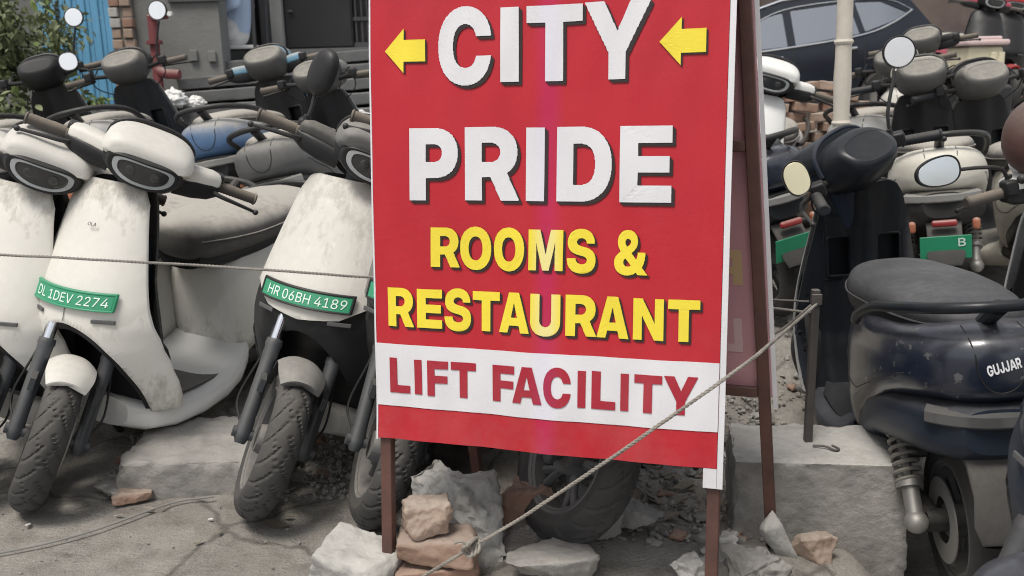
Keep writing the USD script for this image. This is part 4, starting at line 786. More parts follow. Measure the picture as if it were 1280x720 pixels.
put('litter', sm(crumple(8, .05, .4), 50), 'paper', None, 'small torn white scrap near the crumpled white litter', 'litter', M4=T3([1.27, 4.16, float(gz(1.27, 4.16)) + .02]))
def leaf(seed, L):
    a = np.linspace(0, 1, 9); w = .22 * np.sin(a * math.pi) ** .8; r = np.random.default_rng(seed)
    z = .10 * np.sin(a * 3.0 + seed); top = np.c_[a, w, z + .08 * w]; bot = np.c_[a, -w, z + .08 * w]; mid = np.c_[a, a * 0, z]
    v = np.vstack([top, mid, bot]) * L; f = []
    for i in range(8):
        for k in (0, 9): f += [(k + i, k + i + 1, k + i + 10), (k + i, k + i + 10, k + i + 9)]
    v = np.vstack([v, v - [0, 0, .001]]); f = np.array(f); return trimesh.Trimesh(v, np.vstack([f, f[:, ::-1] + 27]), process=False)
put('dry_leaf', sm(leaf(2, .085), False), 'leaf_dry', None, 'single dry brown leaf on the bare ground left of the sign', 'leaf', M4=T3([-.74, 2.56, .012]) @ R3([0, 0, 1], -8))
for k in range(34):
    x, y = [(r_.uniform(-1.5, -.45), r_.uniform(2.35, 3.1)), (r_.uniform(.66, 1.3), r_.uniform(2.9, 4.4))][k % 2]
    put('fallen_leaf', sm(leaf(200 + k, r_.uniform(.02, .05)), False), 'leaf_dry' if k % 3 else 'paper', None, ['small dry leaf scrap on the bare ground around the white scooters', 'small dry leaf scrap on the dirt right of the sign'][k % 2], 'leaf', ['leaf scraps around the white scooters', 'leaf scraps right of the sign'][k % 2], M4=T3([x, y, float(gz(x, y)) + .012]) @ R3([0, 0, 1], r_.uniform(0, 360)) @ R3([1, 0, 0], r_.uniform(-15, 15)))
for k in range(46):
    x, y = r_.uniform(.1, .62), r_.uniform(2.5, 3.0)
    put('fallen_leaf', sm(leaf(k, r_.uniform(.03, .07)), False), 'leaf_dry', None, 'dry curled leaf in the shade under the sign', 'leaf', 'dry leaves under the sign', M4=T3([x, y, float(gz(x, y)) + r_.uniform(.015, .03)]) @ R3([0, 0, 1], r_.uniform(0, 360)) @ R3([1, 0, 0], r_.uniform(-30, 30)))
# ------------------------------------------------------------------ scooters: pose = front contact x, y, z, yaw of the nose, lean, nose-down
scooter('white scooter at the left edge, cut by the frame, with grimy headlight cowl', (-1.80, 2.80, 0, -107, 11, 0), 36, 'A', 'white', head='white_grimy', sill='white_grimy', seatm='seat_dusty')
scooter('white scooter with the green plate DL 1DEV 2274 and a thick grey seat', (-1.472, 2.755, 0, -108.5, 9, -1), 40, 'A', 'white', sill='white_clean', inner='black_dusty', plate='DL 1DEV 2274', emblem=True, seat_up=.035)
scooter('dusty white scooter with black lower front and the green plate HR 06BH 4189', (-.765, 2.63, 0.01, -106, 11, -3), 32, 'B', 'white_dusty', head='greypaint', handle='black_dusty', fend='greypaint', sill='sill_grey', plate='HR 06BH 4189', mirrors=((-1, 'folded', 'mirror_pale'),))
scooter('dark grey scooter mostly behind the sign, its front wheel left of the sign leg', (-.425, 2.58, 0, -101, 11, -1), 26, 'B', 'greypaint', low='black_dusty', plate=('H', -.120, -.102))
scooter('scooter hidden behind the sign with only its tilted front tyre and fork showing below', (.085, 2.40, 0.03, -96, 15, 0), 34, 'B', 'greypaint', low='black_dusty', fend='black_dusty')
# second row on the raised ground, tails towards the street
def tail_pose(x, y, z, yaw, lean, pit=0): c, s = math.cos(math.radians(yaw)), math.sin(math.radians(yaw)); return (x + 1.5 * c, y + 1.5 * s, z, yaw, lean, pit)
scooter('dusty blue scooter seen from behind, grab rail over its grey seat', tail_pose(-1.34, 4.72, .30, 85, 9), 6, 'B', 'bluepaint', head='palebluepaint', inner='black_dusty', dash='dash_dusty', handle='palebluepaint', rplate=(), hi=False, group='scooters parked tail outwards')
scooter('grey scooter seen from behind between the blue scooter and the sign', tail_pose(-.97, 4.42, .22, 84, 12), -10, 'B', 'greypaint', dash='dash_dusty', covers=False, front='silver', rplate=(), hi=False, group='scooters parked tail outwards')
scooter('black scooter facing away at the upper left with two round white mirrors', tail_pose(-1.92, 4.75, .31, 95.5, 12), 0, 'B', 'silver', head='black_dusty', inner='black_clean', dash='dash_dusty', covers=False, handle='black', mirrors=((1, 'low', 'mirror_pale'), (-1, 'round', 'mirror_pale')), hi=False, group='scooters parked tail outwards')
scooter('black scooter farthest upper left near the bush with one round white mirror', tail_pose(-2.50, 4.80, .28, 95, 9), 8, 'B', 'silver', head='black', inner='black', dash='black', covers=False, handle='black', mirrors=((-1, 'round', 'mirror_pale'),), hi=False, group='scooters parked tail outwards')
# right side
scooter('big navy and black scooter in the right foreground with white lettering on its tail', (1.312, 3.60, -.12, 83.7, 4, 0), 40, 'A', 'navy', head='black_clean', front='silver', inner='black_clean', low='navy_dull', dash='black_clean', handle='black_clean', seatm='seat_clean', gripm='grip_clean', fend='navy', sill='navy_dull', matm='black_clean', sticker=True, mirrors=((1, 'droop', 'mirror_warm_reflection'), (-1, 'short', 'mirror_pale')), rail='black_clean', rear_bits=False, strip='strip_dark', covers=False, sweep=46)
scooter('black scooter tail just right of the sign with a silver tail strip', tail_pose(1.25, 4.08, .15, 104, 12), 8, 'B', 'navy', head='black_clean', inner='black_clean', low='black_clean', seatm='seat_clean', covers=False, rplate=(), hi=False, group='scooters parked tail outwards')
scooter('cream scooter seen from behind at right with a green plate ending in B', tail_pose(1.90, 4.05, .12, 70, 6), 4, 'A', 'cream', low='black_dusty', inner='black', dash='dash_dusty', covers=False, gripm='grip_clean', rplate=(('B', .062, .014, .022),), hi=True, group='scooters parked tail outwards')
scooter('dusty black scooter at the right between the cream scooter and the helmet', tail_pose(2.55, 3.95, .10, 86, 9), 4, 'B', 'cream', head='black', dash='dash_dusty', covers=False, gripm='grip_clean', hi=False, group='scooters parked tail outwards')
scooter('silver dusty scooter beyond the bamboo pole seen from behind', tail_pose(2.00, 5.3, .20, 56, 8), 6, 'B', 'silver', dash='dash_dusty', covers=False, handle='black', hi=False, group='scooters parked tail outwards')
scooter('small distant scooter with a dusty dash in front of the parked car', tail_pose(2.55, 6.0, .34, 62, 6), 6, 'B', 'white_grimy', dash='dash_dusty', handle='black', hi=False, group='scooters parked tail outwards')
scooter('white scooter facing the street between the sign and the bamboo pole', (1.03, 4.95, .16, -112, 13, 0), 10, 'A', 'white_clean', mirrors=(), hi=False)
scooter('white scooter at the right edge holding out an oval mirror', (2.00, 3.40, -.13, 91, 12, 0), 0, 'A', 'white_clean', mirrors=((1, 'oval', 'mirror'),))
scooter('dark blue scooter in the bottom right corner showing its glossy front fender', (.80, 1.44, -.02, -152, 6, 0), 0, 'B', 'navy', low='navy_dull')
for x, y, l, b in ((4.42, 9.1, 'pinkish red scooter far off at the upper right', 'pinkred'), (4.93, 9.7, 'bright red scooter far off at the upper right', 'red'), (5.42, 10.3, 'red scooter farthest right in the far upper corner', 'red')):
    scooter(l, (x, y, .74, -96, 6, 0), 8, 'B', b, front='black', low='black', sill='black', hi=False, group='red scooters far off')
# helmet on the right edge
put('helmet', sm(loft([sring(q, 0, 0, .125 * math.sqrt(max(1 - (q / .15) ** 2, .004)), .135 * math.sqrt(max(1 - (q / .15) ** 2, .004)), .12 * math.sqrt(max(1 - (q / .15) ** 2, .004)), 2.1) for q in np.sin(np.linspace(-1.56, 1.56, 22)) * .1499]), 40), 'maroon', None, 'rounded dull maroon helmet at the right edge of the view', 'helmet', M4=T3([1.68, 3.02, 1.01]) @ R3([0, 0, 1], 60))

# ------------------------------------------------------------------ left background: bush, sheet door, brick pillar, wall, dark room, steps
M.update({
 'plaster': mat('grey_plaster', (0.155, 0.155, 0.147), 0.9, 0.1, nscale=1.6, var=0.22, bump=0.004, bscale=30, spec=0.2),
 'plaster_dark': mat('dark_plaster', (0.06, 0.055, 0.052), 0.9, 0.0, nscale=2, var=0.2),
 'bluesheet': mat('blue_sheet_metal', (0.10, 0.28, 0.44), 0.5, 0.12, nscale=3, var=0.14),
 'shutter': mat('black_door_paint', (0.016, 0.016, 0.017), 0.6, 0.2, nscale=6),
 'jamb': mat('grey_jamb', (0.30, 0.295, 0.28), 0.7, 0.1), 'jamb_dark': mat('dark_jamb', (0.06, 0.06, 0.062), 0.7, 0.1),
 'step': mat('step_stone', (0.10, 0.10, 0.10), 0.85, 0.45, nscale=5, var=0.2, bump=0.003, bscale=30, dustcol=(0.20, 0.195, 0.18)),
 'hydrant': mat('red_pipe_paint', (0.15, 0.03, 0.033), 0.7, 0.5, nscale=8, var=0.2),
 'leaf': mat('leaf_green', (0.12, 0.145, 0.06), 0.55, 0.25, nscale=1.5, var=0.5, dustcol=(0.16, 0.16, 0.10)),
 'leaf_light': mat('leaf_light_green', (0.16, 0.22, 0.06), 0.5, 0.05, nscale=2, var=0.3),
 'bark': mat('bark', (0.13, 0.10, 0.075), 0.9, 0.1), 'bag': mat('white_bag', (0.72, 0.71, 0.68), 0.6, 0.2, nscale=10),
 'skin': mat('skin', (0.22, 0.12, 0.08), 0.55, 0), 'shirt': mat('pale_blue_shirt', (0.42, 0.52, 0.68), 0.85, 0), 'trousers': mat('white_trousers', (0.62, 0.62, 0.60), 0.85, 0), 'hair': mat('dark_hair', (0.015, 0.012, 0.01), 0.6, 0),
 'carpaint': mat('car_paint', (0.012, 0.015, 0.021), 0.25, 0.04, coat=0.1, spec=0.35, dustcol=(0.2, 0.19, 0.17)), 'trim_black': mat('car_trim', (0.012, 0.012, 0.013), 0.5, 0.15), 'upholstery': mat('car_interior', (0.05, 0.05, 0.05), 0.8, 0),
 'far_brown': mat('far_brown_wall', (0.10, 0.075, 0.065), 0.9, 0.1, nscale=1.2, var=0.4),
 'cream_plastic': mat('cream_plastic', (0.62, 0.56, 0.40), 0.45, 0.15), 'pink_lid': mat('pinkish_lid', (0.55, 0.42, 0.40), 0.5, 0.15),
})
M['car_glass'] = usdkit.material(stage, '/World/Looks/car_glass', {'t': ('transparent_bsdf', {'color': (0.62, 0.68, 0.72)}), 'g': ('glossy_bsdf', {'color': (0.95, 0.97, 1.0), 'roughness': 0.02}), 'fr': ('fresnel', {'IOR': 4.5}), 'm': ('mix_closure', {})}, [('fr.fac', 'm.fac'), ('t.BSDF', 'm.closure1'), ('g.BSDF', 'm.closure2')], surface='m.closure')
def leaves(n, seed, centre, ext, L, droop=30):
    r = np.random.default_rng(seed); a = np.linspace(0, 1, 5); w = .24 * np.sin(a * math.pi) ** .8 + .003; top = np.c_[a, w, .12 * w - .25 * a ** 2]; mid = np.c_[a, a * 0, -.25 * a ** 2]; bot = np.c_[a, -w, .12 * w - .25 * a ** 2]
    V = np.vstack([top, mid, bot]); f = []
    for i in range(4):
        for k in (0, 5): f += [(k + i, k + i + 1, k + i + 6), (k + i, k + i + 6, k + i + 5)]
    f = np.array(f); vs, fs = [], []
    cl = r.normal(0, .42, (26, 3)) * ext
    for i in range(n):
        c = np.asarray(centre) + cl[int(r.integers(0, 26))] + r.normal(0, .17, 3) * ext
        m = R3([0, 0, 1], r.uniform(0, 360)) @ R3([0, 1, 0], r.uniform(-20, 70)) @ R3([1, 0, 0], r.uniform(-60, 60)); s = L * r.uniform(.6, 1.3)
        vs.append((V * s) @ m[:3, :3].T + c); fs.append(f + 15 * i)
    return trimesh.Trimesh(np.vstack(vs), np.vstack(fs), process=False)
def plant(label, cat, name, x, y, z0, ext, centre, n, L, seed, m='leaf', light=0):
    o = xf(name, T3([x, y, z0]), None, label, cat); r = np.random.default_rng(seed)
    for k in range(5):
        e = np.asarray(centre) + r.normal(0, .5, 3) * np.asarray(ext) * .7; put('stem', sm(tube(curve([(r.normal(0, .05), r.normal(0, .05), 0), (e[0] * .4, e[1] * .4, e[2] * .5), tuple(e)], 5), np.linspace(.016, .004, 11), 6), 40), 'bark', o)
    put('crown', sm(leaves(n, seed, centre, np.asarray(ext), L), False), m, o)
    if light: put('young_leaves', sm(leaves(light, seed + 1, np.asarray(centre) + [0, -.1, 0], np.asarray(ext), L * 1.3), False), 'leaf_light', o)
    return o
plant('tangled green bush filling the upper left corner', 'bush', 'bush', -3.42, 6.45, .55, (.36, .28, .78), (0, 0, 1.0), 10000, .05, 3, light=160)
plant('leafy creeper climbing beside the blue sheet door', 'plant', 'creeper', -3.22, 7.1, .9, (.20, .14, .40), (0, 0, .75), 420, .05, 8, light=40)
plant('low green weeds growing at the foot of the blue sheet door', 'plant', 'weed', -2.80, 6.6, .85, (.13, .12, .12), (0, 0, .25), 240, .06, 13, 'leaf_light')
plant('dry scrub at the left behind the farthest black scooter', 'bush', 'scrub', -3.35, 5.9, .5, (.35, .3, .35), (0, 0, .45), 1500, .07, 18)
put('boundary_wall', sm(bx(-7.0, -3.57, 7.75, 7.9, .8, 3.2), False), 'plaster', None, 'plain grey boundary wall behind the green bush', 'wall')
def sheet_door():
    o = xf('sheet_door', T3([-3.25, 7.62, .85]), None, 'bright blue corrugated sheet metal door behind the bush', 'door')
    for k in range(6):
        xs = -.30 + .1 * k
        put('panel', sm(cat_(bx(xs + .002, xs + .098, -.012, .0, 0, 2.2), moved(rbox(.03, .018, 2.2, .006), T3([xs + .05, -.014, 1.1]))), 30), 'bluesheet', o)
    for z in (.10, 1.1, 2.1): put('rail', sm(moved(rbox(.6, .03, .05, .004), T3([0, .018, z])), 30), 'jamb_dark', o)
sheet_door()
def brick_pillar():
    o = xf('brick_pillar', T3([-2.86, 7.56, .9]), None, 'narrow pillar of bare bricks between the blue door and grey wall', 'pillar'); r = np.random.default_rng(4)
    put('core', sm(bx(-.085, .075, -.095, .14, 0, 2.2), False), 'mortar', o)
    for k in range(28):
        for s in (-1, 1):
            wd = .085 if (k + s) % 2 else .075
            put('brick', sm(moved(rbox(wd - .008, .1, .066, .006), R3([0, 0, 1], r.normal(0, 1.5)), T3([s * .045 - .005 + r.normal(0, .003), -.062 + r.normal(0, .006), .04 + k * .077])), 40), ['brick2', 'brick2', 'brick3', 'stone_pale'][int(r.integers(0, 4))], o)
brick_pillar()
def house():
    o = xf('grey_building', T3([0, 0, 0]), None, 'grey plastered building with a dark open doorway and black door', 'building')
    put('wall', sm(cat_(bx(-2.78, -2.145, 7.5, 7.72, .8, 3.6), bx(-2.78, -2.60, 7.72, 10.6, .8, 3.6)), 30), 'plaster', o)
    pl = put('plinth', sm(cat_(bx(-2.60, -1.99, 7.9, 10.6, .8, 1.20), bx(-1.988, -.2, 7.9, 10.6, .8, 1.50)), 30), 'step', o)
    put('wall_cap', sm(moved(rbox(.42, .03, .07, .004), T3([-2.30, 7.488, 1.885])), 30), 'jamb_dark', o)
    put('socket_box', sm(moved(rbox(.06, .03, .08, .006), T3([-2.36, 7.488, 1.46])), 30), 'plaster', o); put('socket_box', sm(moved(rbox(.06, .03, .08, .006), T3([-2.22, 7.488, 1.45])), 30), 'plaster', o)
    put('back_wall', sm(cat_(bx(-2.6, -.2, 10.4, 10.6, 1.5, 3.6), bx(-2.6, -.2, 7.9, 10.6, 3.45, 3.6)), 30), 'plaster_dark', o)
    put('jamb', sm(bx(-2.075, -1.992, 8.46, 8.62, 1.202, 3.45), 30), 'jamb_dark', o); put('jamb', sm(bx(-1.982, -1.885, 8.44, 8.62, 1.502, 3.45), 30), 'jamb', o)
    d = put('black_door', sm(bx(-1.883, -1.30, 8.52, 8.60, 1.502, 3.45), 30), 'shutter', o)
    for k in range(4): put('door_panel', sm(moved(rbox(.56, .018, .44, .006), T3([-1.59, 8.515, 1.75 + k * .48])), 30), 'shutter', d)
    put('door_handle', sm(cyl((-1.84, 8.49, 1.83), (-1.80, 8.49, 1.83), .012, 8), 30), 'jamb_dark', d)
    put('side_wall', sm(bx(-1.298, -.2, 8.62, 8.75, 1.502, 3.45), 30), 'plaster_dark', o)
    g = put('grille', sm(cat_(bx(-1.29, -.62, 8.50, 8.53, 1.52, 1.56), bx(-1.29, -.62, 8.50, 8.53, 1.74, 1.77), bx(-1.29, -.62, 8.50, 8.53, 1.98, 2.01)), 30), 'jamb_dark', o)
    for k in range(14): put('bar', sm(cyl((-1.27 + k * .05, 8.515, 1.53), (-1.27 + k * .05, 8.515, 2.6), .009, 8), 30), 'jamb_dark', g)
    put('upper_wall', sm(bx(-2.145, -.2, 8.4, 8.75, 3.452, 3.6), 30), 'plaster', o)
house()
for k in range(5):
    z1 = 1.47 - k * .105; y0 = 7.66 - k * .20
    put('stone_step', sm(moved(rough_box((2.5, .34, .085), .05, .008, 40 + k, .01, .008), R3([0, 1, 0], -3.0), R3([0, 0, 1], -1.5)), 40), 'step', None, ['top', 'second', 'middle', 'fourth', 'lowest'][k] + ' dark stone step rising to the black door', 'step', M4=T3([-1.22, y0 + .05, z1 - .05]))
def hydrant():
    o = xf('fire_pipe', T3([-2.55, 7.22, 1.02]), None, 'red painted standpipe with white outlet caps before the grey wall', 'standpipe')
    put('riser', sm(tube(curve([(0, 0, .0), (0, 0, .66), (.008, -.005, .70), (.05, -.02, .722), (.12, -.03, .725)], 5), .034, 16), 40), 'hydrant', o); put('elbow', sm(tube(curve([(0, 0, .34), (.06, -.02, .31), (.17, -.03, .30)], 5), .035, 14), 40), 'hydrant', o)
    put('flange', sm(cyl((0, 0, .52), (0, 0, .545), .058, 18), 40), 'hydrant', o)
    for x, z in ((.115, .755), (.155, .725)): put('outlet_cap', sm(cyl((x, -.085, z), (x, -.05, z), .017, 14), 40), 'bag', o)
hydrant()
def person():
    o = xf('person', T3([-2.22, 8.05, 1.19]), None, 'person in a pale blue shirt and white trousers seated half behind the grey wall', 'person')
    def limb(js, res=.02):
        ms = []
        for (a, ra), (b_, rb) in zip(js[:-1], js[1:]):
            ms.append(manifold3d.Manifold.batch_hull([manifold3d.Manifold.sphere(ra, 16).translate(tuple(a)), manifold3d.Manifold.sphere(rb, 16).translate(tuple(b_))]))
        return ms
    def uni(ms, res=.02):
        g = manifold3d.Manifold.batch_boolean(ms, manifold3d.OpType.Add).refine_to_length(res).to_mesh(); t = trimesh.Trimesh(g.vert_properties[:, :3], g.tri_verts); trimesh.smoothing.filter_taubin(t, iterations=8); return t
    # faces -x; hips near x = .02, knees towards -x
    body = limb([((.02, 0, .50), .13), ((.05, 0, .72), .125), ((.04, 0, .92), .13), ((.02, 0, 1.02), .07), ((.0, 0, 1.10), .055), ((-.02, 0, 1.16), .06)])
    head = limb([((-.02, 0, 1.22), .085), ((-.03, 0, 1.28), .092), ((-.05, 0, 1.20), .07)]) + limb([((-.125, 0, 1.235), .012), ((-.11, 0, 1.255), .008)])
    arms = []
    for s in (-1, 1): arms += limb([((.05, s * .17, .95), .058), ((.10, s * .21, .68), .044), ((-.16, s * .16, .62), .034), ((-.22, s * .14, .62), .036)])
    for s in (-1, 1):
        for k in range(4): arms += limb([((-.24, s * .14 + (k - 1.5) * .018, .622), .010), ((-.285, s * .14 + (k - 1.5) * .02, .618), .009), ((-.31 + .006 * abs(k - 1), s * .14 + (k - 1.5) * .02, .605), .008)])
        arms += limb([((-.215, s * .14 - s * .03, .63), .011), ((-.25, s * .14 - s * .05, .635), .009)])
    legs = []
    for s in (-1, 1): legs += limb([((.0, s * .09, .48), .09), ((-.44, s * .11, .49), .065), ((-.44, s * .11, .09), .045), ((-.56, s * .11, .045), .035)])
    bd = put('body', sm(uni(body + head + arms + legs), True), 'skin', o)
    sh = limb([((.02, 0, .50), .145), ((.05, 0, .72), .14), ((.04, 0, .92), .142), ((.025, 0, 1.0), .085)])
    for s in (-1, 1): sh += limb([((.05, s * .16, .95), .072), ((.10, s * .21, .68), .060), ((.02, s * .19, .655), .055)])
    put('shirt', sm(uni(sh), True), 'shirt', bd)
    tr = limb([((.02, 0, .46), .135), ((.02, 0, .52), .13)])
    for s in (-1, 1): tr += limb([((.0, s * .09, .48), .105), ((-.44, s * .11, .49), .080), ((-.44, s * .11, .13), .065)])
    put('trousers', sm(uni(tr), True), 'trousers', bd)
    put('hair', sm(uni(limb([((.0, 0, 1.29), .092), ((-.03, 0, 1.315), .085), ((.03, 0, 1.23), .07)])), True), 'hair', bd)
person()
def chair():
    o = xf('chair', T3([-2.18, 8.05, 1.19]), None, 'dark metal framed chair carrying the seated person', 'chair')
    put('seat', sm(moved(rbox(.44, .44, .03, .01), T3([-.02, 0, .335])), 30), 'bag', o); put('back_bar', sm(cyl((.22, -.21, .84), (.22, .21, .84), .013, 8), 40), 'jamb_dark', o)
    for s in (-1, 1):
        put('leg', sm(tube(curve([(.25, s * .21, 0), (.20, s * .21, .34), (.22, s * .21, .85)], 5), .014, 8), 40), 'jamb_dark', o); put('leg', sm(tube(curve([(-.26, s * .21, 0), (-.22, s * .21, .33)], 5), .014, 8), 40), 'jamb_dark', o)
chair()
for k, (x, y, z, s, l) in enumerate(((-2.14, 6.3, 1.16, .10, 'crumpled white bag by the low wall behind the black scooter'), (-2.02, 6.36, 1.13, .075, 'smaller white rag beside the crumpled white bag'), (-.92, 5.9, .98, .16, 'pale sack showing at the sign edge behind the grey scooter'))):
    put('white_bag', sm(crumple(20 + k, s, .75), 50), 'bag', None, l, 'bag', M4=T3([x, y, z]))
put('low_wall', sm(rough_box((1.6, .22, .62), .05, .02, 60, .02), 40), 'step', None, 'low dark stone ledge behind the scooters below the grey wall', 'ledge', M4=T3([-2.25, 6.42, .80]))

put('far_wall', sm(cat_(bx(-1, 16, 15.6, 15.9, 0, 3.6)), False), 'far_brown', None, 'dull brown wall far behind the red scooters', 'wall')
# ------------------------------------------------------------------ right background: car, brick pile, bamboo, box
def car():
    Tm = T3([1.54, 12.5, .20]) @ R3([0, 1, 0], -6.0)
    o = xf('parked_car', Tm, None, 'dark grey sport utility car with chrome window line parked across the back', 'car')
    side = Polygon([(.06, .42), (.02, .70), (.16, .90), (1.05, 1.06), (1.72, 1.54), (2.2, 1.635), (2.9, 1.645), (3.5, 1.58), (3.80, 1.48), (4.06, 1.12), (4.13, .80), (4.08, .40), (3.85, .30), (.3, .30)]).buffer(-.05).buffer(.08).buffer(-.03)
    for cx in (.82, 3.38): side = side.difference(Point(cx, .33).buffer(.385, 20))
    wins = [Polygon([(1.42, 1.10), (1.88, 1.47), (2.17, 1.515), (2.17, 1.085)]), Polygon([(2.27, 1.085), (2.27, 1.525), (3.02, 1.53), (3.09, 1.125)]), Polygon([(3.16, 1.14), (3.09, 1.525), (3.42, 1.49), (3.78, 1.29)])]
    wins = [q.buffer(-.02).buffer(.02) for q in wins]
    body = side
    for q in wins: body = body.difference(q)
    yy = lambda z: .05 * ((z - .75) / .45) ** 2 * (z < 1.1) + (z >= 1.1) * (.03 + .36 * (z - 1.1))
    front = lambda x: .22 * np.clip((.7 - x) / .7, 0, 1) ** 2 + .16 * np.clip((x - 3.4) / .7, 0, 1) ** 2
    W = 1.78
    near = lambda x, z, t: np.c_[x, yy(z) + front(x) + (.02 - t), z]; far = lambda x, z, t: np.c_[x, W - yy(z) - front(x) - .02 + t, z]
    put('body_panel', sm(shell(body, .02, .06, near), 40), 'carpaint', o); put('body_panel', sm(shell(body, .02, .09, far), 40), 'carpaint', o)
    prof = [(.10, .62), (.04, .72), (.17, .895), (1.02, 1.055)]; roof = [(1.70, 1.53), (2.2, 1.628), (2.9, 1.638), (3.5, 1.573), (3.78, 1.475)]; back = [(4.03, 1.13), (4.11, .80), (4.07, .42)]
    def strip(P):
        P = np.array(P); rr = []
        for x, z in P:
            e = float(yy(np.array(z)) + front(np.array(x))) + .012; ys = np.linspace(e, W - e, 9); rr.append(np.c_[np.full(9, x), ys, z + .03 * (1 - ((ys - W / 2) / (W / 2)) ** 2)])
        return loft(rr, cap=False, closed=False)
    put('bonnet', sm(strip(prof), True), 'carpaint', o); put('roof', sm(strip(roof), True), 'carpaint', o); put('tailgate', sm(strip(back), True), 'carpaint', o)
    put('windscreen', sm(strip([prof[-1], roof[0]]), True), 'car_glass', o); put('rear_window', sm(strip([roof[-1], back[0]]), True), 'car_glass', o)
    for q in wins: put('side_window', sm(shell(q.buffer(.008), .005, .08, lambda x, z, t: np.c_[x, yy(z) + front(x) + .016 - t, z]), 40), 'car_glass', o); 
    for q in wins: put('side_window', sm(shell(q.buffer(.008), .005, .12, lambda x, z, t: np.c_[x, W - yy(z) - front(x) - .016 + t, z]), 40), 'car_glass', o)
    ln = lambda P, off=.0: np.array([(x, float(yy(np.array(z)) + front(np.array(x))) - off, z) for x, z in curve(P, 6)[:, :2]])
    put('chrome_line', sm(tube(ln([(1.30, 1.068, 0), (2.2, 1.070, 0), (3.1, 1.105, 0), (3.5, 1.20, 0), (3.80, 1.33, 0)], .004), .013, 8), 40), 'chrome', o)
    put('chrome_line', sm(tube(ln([(1.72, 1.40, 0), (2.2, 1.545, 0), (2.9, 1.560, 0), (3.5, 1.50, 0), (3.82, 1.33, 0)], .004), .008, 8), 40), 'chrome', o)
    put('roof_rail', sm(tube(np.array([(1.9, .28, 1.60), (2.2, .26, 1.665), (2.9, .26, 1.675), (3.5, .27, 1.61), (3.65, .28, 1.56)]), .018, 8), 40), 'chrome', o)
    for x in (2.00, 2.94): put('door_handle', sm(moved(rbox(.19, .035, .032, .012), T3([x, float(yy(np.array(.955))) - .012, .958])), 40), 'chrome', o)
    for x in (2.22, 3.12): put('door_seam', sm(tube(ln([(x, .42, 0), (x, .75, 0), (x + .02, 1.06, 0)], -.0005), .004, 6), 40), 'trim_black', o)
    put('sill_trim', sm(moved(rbox(2.0, .05, .16, .02), T3([2.1, .045, .36])), 40), 'trim_black', o)
    for s in (0, 1):
        for cx in (.82, 3.38):
            w = xf('wheel', T3([cx, .13 if s == 0 else W - .13, .33]), o); put('tyre', sm(lathe([(.215, -.10), (.30, -.11), (.335, -.085), (.342, 0), (.335, .085), (.30, .11), (.215, .10)], 40), 40), 'rubber', w); put('rim', sm(lathe([(.001, -.06), (.06, -.07), (.20, -.055), (.218, -.09), (.218, .09), (.20, .05), (.001, .05)], 32), 40), 'steel', w)
    put('arch_trim', sm(tube([(3.38 + .395 * math.cos(a), -.005 + .045, .33 + .395 * math.sin(a)) for a in np.linspace(-.1, 3.24, 24)], .022, 8), 40), 'trim_black', o)
    for x in (1.9, 2.85):
        for s in (.45, 1.3): put('car_seat', sm(cat_(moved(rbox(.14, .5, .62, .05), R3([0, 1, 0], 12), T3([x + .3, s, 1.0])), moved(rbox(.10, .28, .18, .04), T3([x + .38, s, 1.40]))), 40), 'upholstery', o)
    put('steering_wheel', sm(moved(tube([(.18 * math.cos(a), .18 * math.sin(a), 0) for a in np.linspace(0, 2 * math.pi, 25)[:-1]], .014, 8, closed=True), R3([0, 1, 0], -65), T3([1.62, 1.30, 1.08])), 40), 'trim_black', o)
    put('dashboard', sm(moved(rbox(.4, 1.4, .25, .06), T3([1.28, .89, .98])), 40), 'upholstery', o); put('cabin_floor', sm(bx(.5, 3.9, .14, W - .14, .34, .55), False), 'upholstery', o)
    put('wing_mirror', sm(moved(rbox(.10, .18, .13, .04), T3([1.52, -.05, 1.16])), 40), 'carpaint', o)
    put('tail_lamp', sm(moved(rbox(.16, .10, .15, .04), T3([3.98, .17, 1.0])), 40), 'red_lens', o)
car()
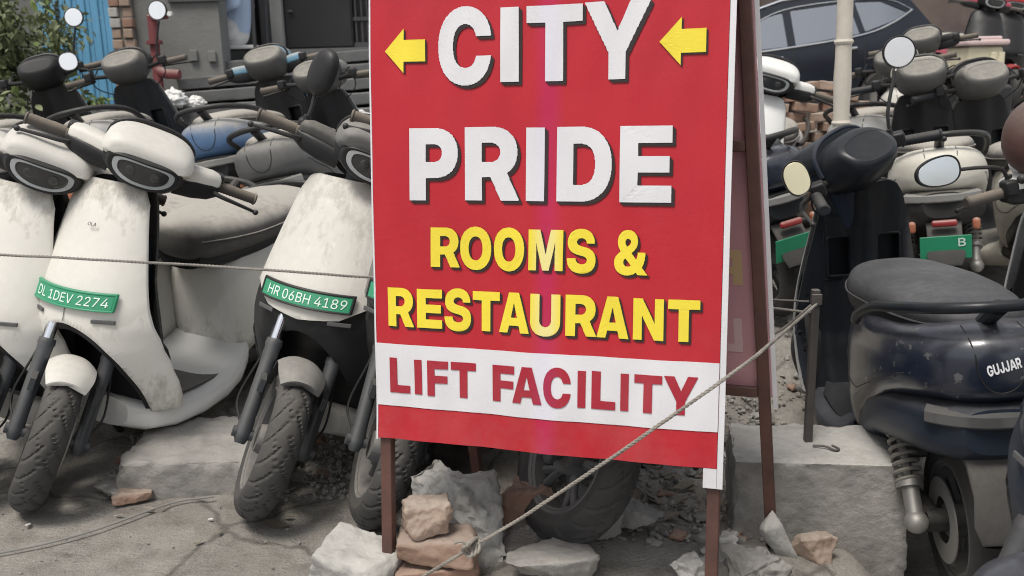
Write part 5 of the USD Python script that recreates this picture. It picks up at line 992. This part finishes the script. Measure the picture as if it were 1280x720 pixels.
r2 = np.random.default_rng(14)
for k in range(14):
    for j in range(4):
        x = 1.66 + j * .17 + (k % 2) * .06 + r2.normal(0, .012); z = .32 + k * .062
        if x > 2.30 - max(k - 10, 0) * .05 or (k < 6): continue
        put('stacked_brick', sm(moved(rough_box((.155, .10, .056), .03, .008, 70 + k * 4 + j, .008, .006), R3([0, 0, 1], r2.normal(0, 14)), R3([0, 1, 0], r2.normal(0, 6))), 42), ['brick', 'brick2', 'brick2', 'brick3'][int(r2.integers(0, 4))], None, 'dusty loose brick in the brick pile beyond the white scooter', 'brick', 'bricks in the pile', M4=T3([x, 6.2 + r2.normal(0, .02), z]))
put('brick_heap', sm(rough_box((.72, .40, .40), .05, .04, 77, .03), 40), 'brick3', None, 'packed lower part of the brick pile', 'brick pile', M4=T3([1.98, 6.35, .50]))
put('bamboo_pole', sm(cat_(tube([(0, 0, z) for z in np.linspace(0, 2.5, 26)], [.036 + (.004 if i % 8 == 3 else 0) - .0002 * i for i in range(26)], 16), *[tube([(0, 0, z - .010), (0, 0, z), (0, 0, z + .010)], [.036, .041, .036], 16) for z in (.30, .62, .93, 1.27, 1.62, 2.0)]), 40), 'bamboo', None, 'upright weathered bamboo pole right of the sign', 'pole', M4=T3([1.452, 4.2, .08]) @ R3([0, 1, 0], -.6))
def box():
    o = xf('cream_box', T3([3.52, 7.4, 1.08]) @ R3([0, 0, 1], 12), None, 'cream plastic box with a pinkish lid among the far scooters', 'box')
    put('tub', sm(cat_(moved(rbox(.30, .26, .26, .02), T3([0, 0, .15])), moved(rbox(.05, .02, .18, .008), T3([.06, -.135, .15])), moved(rbox(.05, .02, .18, .008), T3([.13, -.132, .15]))), 40), 'cream_plastic', o); put('lid', sm(cat_(moved(rbox(.36, .32, .04, .014), T3([0, 0, .31])), moved(rbox(.28, .25, .03, .012), T3([0, 0, .34]))), 40), 'pink_lid', o)
    put('stand', sm(moved(rbox(.5, .4, .6, .03), T3([0, .05, -.30])), 40), 'trim_black', o)
box()
